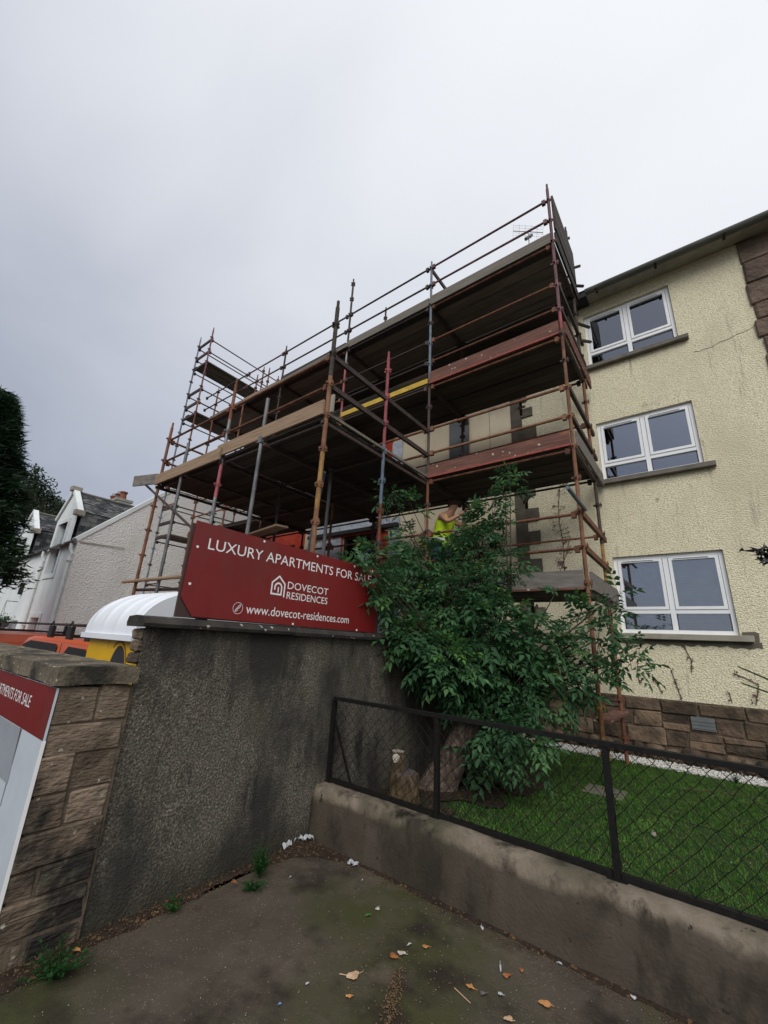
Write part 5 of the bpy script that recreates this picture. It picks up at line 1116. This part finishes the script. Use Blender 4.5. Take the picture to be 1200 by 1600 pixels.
skin('vest', [B(.0, 0, .90), B(.03, 0, 1.10), B(.10, 0, 1.30), B(.175, 0, 1.45), B(.17, -.17, 1.44), B(.17, .17, 1.44)], [(0, 1), (1, 2), (2, 3), (3, 4), (3, 5)], [(.17, .19), (.16, .18), (.17, .19), (.155, .15), .09, .09], 'hivis', pn)
skin('trousers', [B(0, 0, .95), B(0, -.10, .86), B(.06, -.12, .48), B(-.02, -.13, .12), B(0, .10, .86), B(.0, .13, .48), B(-.10, .13, .12)], [(0, 1), (1, 2), (2, 3), (0, 4), (4, 5), (5, 6)], [.16, .11, .085, .07, .11, .085, .07], 'trouser', pn)
mb = MB(); hc = Vector(B(.325, -.01, 1.715)); n1, n2 = 7, 12
v = [hc + Vector((.118 * math.sin(math.pi * .62 * a / (n1 - 1)) * math.cos(2 * math.pi * b / n2) - .012, .108 * math.sin(math.pi * .62 * a / (n1 - 1)) * math.sin(2 * math.pi * b / n2), .128 * math.cos(math.pi * .62 * a / (n1 - 1)))) for a in range(n1) for b in range(n2)]
mb.add(v, [(a * n2 + b, a * n2 + (b + 1) % n2, (a + 1) * n2 + (b + 1) % n2, (a + 1) * n2 + b) for a in range(n1 - 1) for b in range(n2)], 'hair'); mb.build('hair', pn, smooth=True)
mb = MB(); mb.tube(B(.018, 0, 1.02), B(.022, 0, 1.07), .172, 'reflect', 18, cap=False); mb.build('reflective_band', pn, smooth=True)
for s_ in (-1, 1):
    for k in range(4):
        b0 = V[10 if s_ < 0 else 14]; mb = MB(); mb.path([b0, (b0[0] + .05, b0[1] + (k - 1.5) * .02, b0[2] + .03), (b0[0] + .085, b0[1] + (k - 1.5) * .022, b0[2] + .02)], [.011, .010, .008], 'skin', 6); mb.build('finger', pn, smooth=True)

# ------------------------------------------------------------------ lawn, gravel
nB = 150000; X_ = rng.uniform(-2.85, 5.2, nB); Y_ = 3.17 + (7.45 - 3.17) * rng.random(nB) ** 1.15
bare = np.exp(-(((X_ + 2.5) / .45) ** 2 + ((Y_ - 4.2) / 1.0) ** 2)) + np.exp(-(((X_ + 2.15) / .5) ** 2 + ((Y_ - 5.5) / .6) ** 2)) + .35 * np.exp(-(((X_ - .1) / .5) ** 2 + ((Y_ - 5.0) / .3) ** 2))
ok = rng.random(nB) > bare * 1.3; X_ = X_[ok]; Y_ = Y_[ok]; n = len(X_)
P = np.stack([X_, Y_, np.full(n, GL - .004)], 1); D = np.stack([rng.normal(0, .5, n), rng.normal(0, .5, n), np.ones(n)], 1); D /= np.linalg.norm(D, axis=1)[:, None]
tuft = .8 + .5 * np.sin(X_ * 9 + 2 * np.sin(Y_ * 5)) * np.sin(Y_ * 11)
o = scatter_tris('grass', P, D, rng.uniform(.016, .042, n) * (1 + .6 * np.clip(tuft - .8, -.6, .8)), rng.uniform(.005, .010, n), 'blade', None); tag(o, 'short green lawn behind the chain-link fence', 'grass', kind='stuff')
k_ = rng.random(n) < .10
o = scatter_tris('dry_grass', P[k_] + np.array([.01, .01, 0]), D[k_] * np.array([1.6, 1.6, .7]), rng.uniform(.03, .07, k_.sum()), rng.uniform(.003, .006, k_.sum()), 'dryblade', None); tag(o, 'dry straw-coloured blades mixed through the green lawn', 'grass', kind='stuff')
# clover and broad weeds in the lawn
n = 5000; X_ = rng.uniform(-2.6, 4.5, n); Y_ = rng.uniform(3.2, 6.6, n); P = np.stack([X_, Y_, GL + rng.uniform(.01, .035, n)], 1); D = np.stack([rng.normal(0, 1, n), rng.normal(0, 1, n), rng.uniform(-.1, .4, n)], 1); D /= np.linalg.norm(D, axis=1)[:, None]
S_ = np.cross(D, np.array([0, 0, 1.0])); S_ /= np.linalg.norm(S_, axis=1)[:, None]; L_ = rng.uniform(.018, .04, n)[:, None]
V = np.stack([P, P + D * L_ * .5 + S_ * L_ * .35, P + D * L_, P + D * L_ * .5 - S_ * L_ * .35], 1).reshape(-1, 3); o = np_mesh('clover', V, np.arange(4 * n).reshape(-1, 4), ['weed']); tag(o, 'broad little clover leaves spread through the lawn', 'clover', kind='stuff')
def pebbles(name, n, fx, fy, z, r0, r1, m, lab, cat):
    c_ = np.stack([fx, fy, z], 1); r = rng.uniform(r0, r1, n)[:, None]; base = np.array([[1, 0, 0], [-1, 0, 0], [0, 1, 0], [0, -1, 0], [0, 0, .7], [0, 0, -.7]]); f = np.array([[0, 2, 4], [2, 1, 4], [1, 3, 4], [3, 0, 4], [2, 0, 5], [1, 2, 5], [3, 1, 5], [0, 3, 5]])
    a = rng.uniform(0, 6.28, n); ca, sa = np.cos(a), np.sin(a); V = base[None] * (1 + rng.uniform(-.3, .3, (n, 6, 1))); x = V[:, :, 0] * ca[:, None] - V[:, :, 1] * sa[:, None]; y = V[:, :, 0] * sa[:, None] + V[:, :, 1] * ca[:, None]
    V = np.stack([x, y, V[:, :, 2]], 2) * r[:, None] + c_[:, None]; F = (f[None] + (np.arange(n) * 6)[:, None, None]).reshape(-1, 3)
    return tag(np_mesh(name, V.reshape(-1, 3), F, [m]), lab, cat, kind='stuff')
n = 13000; pebbles('gravel', n, rng.uniform(-2.75, 4.5, n), 7.88 - .42 * rng.random(n) ** .8, GL + rng.uniform(0, .03, n), .008, .02, 'gravel', 'strip of white gravel along the foot of the stone base', 'gravel')
n = 2600; t = rng.random(n)
fx = np.where(t < .45, -2.88 + np.abs(rng.normal(0, .12, n)), np.where(t < .85, rng.uniform(-2.8, .6, n), rng.normal(-1.5, .30, n))); fy = np.where(t < .45, rng.uniform(.9, 2.85, n), np.where(t < .85, 2.86 - np.abs(rng.normal(0, .07, n)), rng.normal(2.2, .25, n)))
okk = (fy < 2.86) & (fx > -2.88); fx = fx[okk]; fy = fy[okk]; n = len(fx)
pebbles('wood_chips', n, fx, fy, G + rng.uniform(.002, .03, n) * (fx < -2.65) + .004, .0015, .0055, 'chips', 'crumbs of bark, grit and dry leaf bits strewn over the pavement', 'debris')
n = 600; pebbles('grit', n, rng.uniform(-2.6, .8, n), rng.uniform(.9, 2.8, n), np.full(n, G + .003), .0015, .0035, 'sill_light', 'fine pale grit scattered on the asphalt', 'grit')

n = 260; pebbles('lawn_petals', n, rng.uniform(-2.3, 3.5, n), rng.uniform(3.25, 6.8, n), GL + rng.uniform(.02, .04, n), .003, .007, 'sill_light', 'tiny pale flecks and petals scattered over the lawn', 'petals')
n = 1500; pebbles('lawn_litter', n, rng.uniform(-2.6, 3.5, n), rng.uniform(3.2, 7.2, n), GL + rng.uniform(.005, .03, n), .003, .010, 'chips', 'brown crumbs of dead leaf caught in the lawn', 'debris')
# ------------------------------------------------------------------ weeds, litter
def weed(px, py, h, nl, label, spread=.12, z=G):
    P = atZ(px, py, z); t = thing('weed', label, 'weed', P); mb = MB()
    for i in range(nl):
        a = random.uniform(0, 6.28); s_ = random.uniform(.3, 1) * spread; hh = h * random.uniform(.3, 1); E1 = P + Vector((math.cos(a) * s_, math.sin(a) * s_, hh)); 
        mb.path([P, (P + E1) / 2 + Vector((0, 0, hh * .2)), E1], [.003, .002, .001], 'weed', 3)
        for k in range(9):
            Q = P.lerp(E1, random.uniform(.2, 1)) + Vector((0, 0, .01)); d = Vector((random.gauss(0, 1), random.gauss(0, 1), random.uniform(-.2, .8))).normalized(); sd_ = d.cross(Vector((0, 0, 1))).normalized(); l_ = random.uniform(.010, .028)
            mb.add([Q, Q + d * l_ * .5 + sd_ * l_ * .28, Q + d * l_, Q + d * l_ * .5 - sd_ * l_ * .28], [(0, 1, 2, 3)], 'weed')
    o = mb.build('leaves', t); o['kind'] = 'stuff'; return t
weed(405, 1372, .20, 46, 'tallest bright green weed at the foot of the dark wall, near the white plastic', .09); weed(272, 1425, .08, 14, 'small green weed at the foot of the dark wall, middle of the three', .07)
weed(85, 1530, .10, 40, 'wide low green weed at the foot of the stone pier', .17); weed(395, 1392, .05, 18, 'low creeping weed beside the tall one', .10)
def flatleaf(px, py, L_, ang, m, label, name='fallen_leaf', curl=.12, lobes=3, z=G, cat='leaf', wd=.36):
    L_ *= .78; curl = min(curl, .25)
    P = atZ(px, py, z) + Vector((0, 0, .006)); n_ = 16; mb = MB(); v = [P + Vector((0, 0, .008))]
    for i in range(n_):
        t = 2 * math.pi * i / n_; r = 1 + (.22 * math.cos(lobes * t + px) if lobes else 0); x = math.cos(t) * L_ / 2 * r; y = math.sin(t) * L_ * wd * r
        v.append(P + Vector((x * math.cos(ang) - y * math.sin(ang), x * math.sin(ang) + y * math.cos(ang), curl * L_ * (abs(math.sin(t)) ** 2) * .6 + random.uniform(0, .004))))
    mb.add(v, [(0, i + 1, (i + 1) % n_ + 1) for i in range(n_)], m); mb.tube(v[1], v[1] + Vector((math.cos(ang), math.sin(ang), .05)) * L_ * .3, .0015, m, 4)
    return tag(mb.build(name), label, cat)
flatleaf(552, 1528, .085, 1.3, 'paleleaf', 'largest pale tan fallen leaf, alone left of the bark pile', lobes=3)
flatleaf(852, 1572, .07, .3, 'deadleaf', 'round orange leaf at the bottom right of the pavement')
flatleaf(792, 1527, .055, 1.1, 'deadleaf', 'orange leaf touching the white stick')
flatleaf(815, 1519, .035, 2.2, 'deadleaf', 'small orange leaf just right of the white stick')
flatleaf(545, 1560, .035, .9, 'deadleaf', 'small orange leaf just below the large pale leaf')
flatleaf(795, 1596, .05, .5, 'paleleaf', 'pale orange leaf cut by the bottom edge, right of centre')
flatleaf(615, 1497, .06, .2, 'deadleaf', 'brown curled leaf left of the grey-brown one, mid pavement'); flatleaf(627, 1492, .055, .5, 'posterbeige', 'grey-brown folded leaf in the middle of the pavement')
flatleaf(575, 1432, .045, 1.2, 'leafbright', 'yellow-green leaf scrap near the centre', name='fallen_leaf'); flatleaf(590, 1422, .045, 1.9, 'posterbeige', 'pale grey folded leaf beside the yellow-green one')
flatleaf(735, 1545, .05, .1, 'deadleaf', 'dark rust leaf right of the bark pile', lobes=4); flatleaf(755, 1555, .04, .9, 'posterbrown', 'dark brown leaf beside the rust one'); flatleaf(665, 1482, .045, .7, 'deadleaf', 'dark twisted leaf right of the white shell')
flatleaf(240, 1428, .04, .7, 'paleleaf', 'pale leaf lying under the small weed at the wall', z=G); flatleaf(118, 1487, .05, .4, 'deadleaf', 'yellow-brown leaf at the foot of the stone pier', z=G + .02); flatleaf(1185 - 820, 1380, .05, .3, 'deadleaf', 'brown leaf caught at the wall foot left of the tall weed', z=G + .03)
for px, py, s_, m, lab, nm, ct_ in [(640, 1478, .030, 'litter', 'white broken shell fragment in the middle of the pavement', 'shell_fragment', 'fragment'), (782, 1515, .045, 'litter', 'thin white stick pointing at an orange leaf', 'paper_stick', 'litter'), (753, 1452, .04, 'litter', 'white paper scrap at the foot of the concrete wall', 'paper_scrap', 'litter'),
                                (437, 1572, .022, 'blueplastic', 'tiny blue plastic scrap at bottom left', 'plastic_scrap', 'litter'), (480, 1540, .025, 'litter', 'small grey-white foil scrap left of the pale leaf', 'foil_scrap', 'litter'), (782, 1557, .035, 'litter', 'grey pebble-like paper ball right of the bark pile', 'paper_ball', 'litter'),
                                (454, 1372, .02, 'litter', 'small white pill-shaped scrap below the torn plastic', 'paper_scrap', 'litter'), (990, 1562, .04, 'litter', 'white paper scrap at the wall foot near the right', 'paper_scrap', 'litter'), (566, 1377, .018, 'litter', 'tiny white scrap beside the concrete wall corner', 'paper_scrap', 'litter'), (875, 1508, .03, 'litter', 'white scrap by the yellow stain at the wall foot', 'paper_scrap', 'litter')]:
    if nm == 'paper_stick': o = flatleaf(px, py, .075, 2.0, m, lab, nm, .1, 0, cat=ct_, wd=.08)
    else: o = flatleaf(px, py, s_, px * .37, m, lab, nm, .5, 2, cat=ct_, wd=.32)
# torn white plastic, crumpled
def crumple(px, py, w, d, m, label, name, cat, ang=0, h=.05):
    P = atZ(px, py, G) + Vector((0, 0, .012)); mb = MB(); a_, b_ = 12, 7; v = []
    for j in range(b_):
        for i in range(a_):
            x = (i / (a_ - 1) - .5) * w; y = (j / (b_ - 1) - .5) * d * (1 + .4 * math.sin(i)); v.append(P + Vector((x * math.cos(ang) - y * math.sin(ang), x * math.sin(ang) + y * math.cos(ang), h * abs(math.sin(i * 1.9 + j * 1.3)) * random.uniform(.3, 1))) + Vector((random.uniform(-.008, .008), random.uniform(-.008, .008), 0)))
    mb.add(v, [(j * a_ + i, j * a_ + i + 1, (j + 1) * a_ + i + 1, (j + 1) * a_ + i) for j in range(b_ - 1) for i in range(a_ - 1) if not (j in (0, b_ - 2) and random.random() < .35)], m); return tag(mb.build(name), label, cat)
crumple(474, 1316, .20, .045, 'litter', 'torn white plastic sheet in the corner where the two walls meet', 'plastic_sheet', 'litter', .9); crumple(447, 1326, .09, .05, 'litter', 'smaller crumpled white plastic piece left of the torn sheet', 'plastic_piece', 'litter', 1.5)
crumple(552, 1352, .08, .06, 'litter', 'flattened white feather-like tissue on the dirt near the corner', 'tissue', 'litter', .2, .015)
# bark pile
n = 330; pc = atZ(612, 1570, G); fx = rng.normal(0, .030, n); fy = rng.normal(0, .11, n); a = math.atan2(-.59, .75) + .25
pebbles('bark_pile', n, pc.x + fx * math.cos(a) - fy * math.sin(a) * -1, pc.y + fx * math.sin(a) + fy * math.cos(a), G + .003 + rng.uniform(0, .008, n), .0025, .0065, 'chips', 'loose line of brown bark chips at the bottom centre of the pavement', 'bark chips')
for (a, b) in (((710, 1546), (735, 1570)), ((335 + 195, 1524), (552, 1528))):
    mb = MB(); mb.tube(atZ(*a, G) + Vector((0, 0, .006)), atZ(*b, G) + Vector((0, 0, .006)), .002, 'paleleaf', 5); tag(mb.build('twig'), 'thin straw-coloured twig right of the bark chips' if a[0] > 600 else 'short straw left of the large pale leaf', 'twig')
# lawn odds and ends
mb = MB(); c_ = atZ(945, 1238, GL); stone('paving_slab', c_.x - .2, c_.x + .2, c_.y - .17, c_.y + .17, GL - .02, GL + .018, 'slab', None, ch=.008)
tag(bpy.data.objects['paving_slab'], 'small square stone slab lying in the lawn behind the middle fence post', 'slab')
c_ = atZ(1021, 1303, GL + .03); mb = MB(); n1, n2 = 5, 8; r = .022
v = [(c_.x + r * math.sin(math.pi * a / n1) * math.cos(2 * math.pi * b / n2), c_.y + r * math.sin(math.pi * a / n1) * math.sin(2 * math.pi * b / n2), c_.z + r * 1.1 * math.cos(math.pi * a / n1)) for a in range(1, n1) for b in range(n2)]
mb.add(v, [(a * n2 + b, a * n2 + (b + 1) % n2, (a + 1) * n2 + (b + 1) % n2, (a + 1) * n2 + b) for a in range(n1 - 2) for b in range(n2)] + [tuple(range(n2)), tuple((n1 - 2) * n2 + b for b in range(n2))], 'sill_light'); mb.tube((c_.x, c_.y, GL), (c_.x, c_.y, c_.z), .003, 'weed', 5)
tag(mb.build('dandelion_clock', smooth=True), 'pale round dandelion clock in the lawn right of the fence post', 'dandelion')
for a, b in (((1060, 1232), (1195, 1248)), ((1165, 1255), (1200, 1262))):
    mb = MB(); A = atZ(*a, GL + .03); B_ = atZ(*b, GL + .03); mb.path([A, (A + B_) / 2 + Vector((0, .02, .01)), B_], [.006, .005, .003], 'stumpwood', 5); tag(mb.build('dry_stem'), 'long dry pale stem lying in the grass by the gravel' if a[0] == 1060 else 'shorter dry stem lying in the grass at the right edge', 'stem')

# ------------------------------------------------------------------ plants entering at the right edge
sk = thing('spiky_plant', 'spiky sword-leaved plant entering at the right edge before the cream wall', 'plant', (1.15, 5.0, GL))
base = Vector((1.10, 4.9, -.85)); mb = MB(); mb.tube((1.10, 4.9, GL), base, .05, 'bark', 8, .04); mb.build('stem', sk)
tips = [atY(1152, 1040, 4.6), atY(1158, 1066, 4.6), atY(1190, 1010, 4.9) + Vector((.4, 0, .1)), Vector((1.4, 4.6, .1)), Vector((1.8, 4.9, -.2)), Vector((1.5, 5.4, .0)), Vector((1.0, 5.5, .1)), Vector((1.9, 5.2, -.5)), Vector((1.2, 4.3, -.3)), Vector((.75, 5.2, .05))]
for T in tips:
    mb = MB(); T = Vector(T); m1 = base.lerp(T, .5) + Vector((0, 0, .10)); d = (T - base).normalized(); s_ = d.cross(Vector((0, 0, 1))).normalized(); pts_ = [base, base.lerp(m1, .6), m1, m1.lerp(T, .55) + Vector((0, 0, .03)), T]; ws = [.02, .035, .038, .025, .002]
    v = []
    for P, w in zip(pts_, ws): v += [P + s_ * w, P - Vector((0, 0, .012)), P - s_ * w]
    mb.add(v, [(3 * i + k, 3 * i + k + 1, 3 * i + k + 4, 3 * i + k + 3) for i in range(4) for k in (0, 1)], 'spike'); mb.build('sword_leaf', sk)
dk = thing('dark_leaved_shrub', 'dark drooping leaf tuft entering at the right edge beside the lowest window', 'shrub', (1.4, 4.6, GL))
mb = MB(); tip = atY(1185, 866, 4.8); mb.path([Vector((1.4, 4.6, GL)), Vector((1.35, 4.6, .2)), Vector((1.0, 4.7, .95)), tip], [.05, .035, .015, .006], 'bark', 6); mb.build('branch', dk)
n = 260; base_ = np.array(tip); t = rng.random(n)[:, None]; P = base_ + t * np.array([.35, .0, -.03]) + rng.normal(0, .035, (n, 3)); D = rng.normal(0, .5, (n, 3)) + np.array([-.25, 0, -.1]); D /= np.linalg.norm(D, axis=1)[:, None]
scatter_tris('leaves', P, D, rng.uniform(.05, .10, n), rng.uniform(.02, .035, n), 'black', dk)
# loose weeds on the wall side of the lawn
for px, py, h, nl, lab in ((560, 1238, .10, 18, 'thin weed in the soil left of the log stump'), (1150, 1225, .12, 20, 'small weed in the gravel at the right')): weed(px, py, h, nl, lab, .08, z=GL)
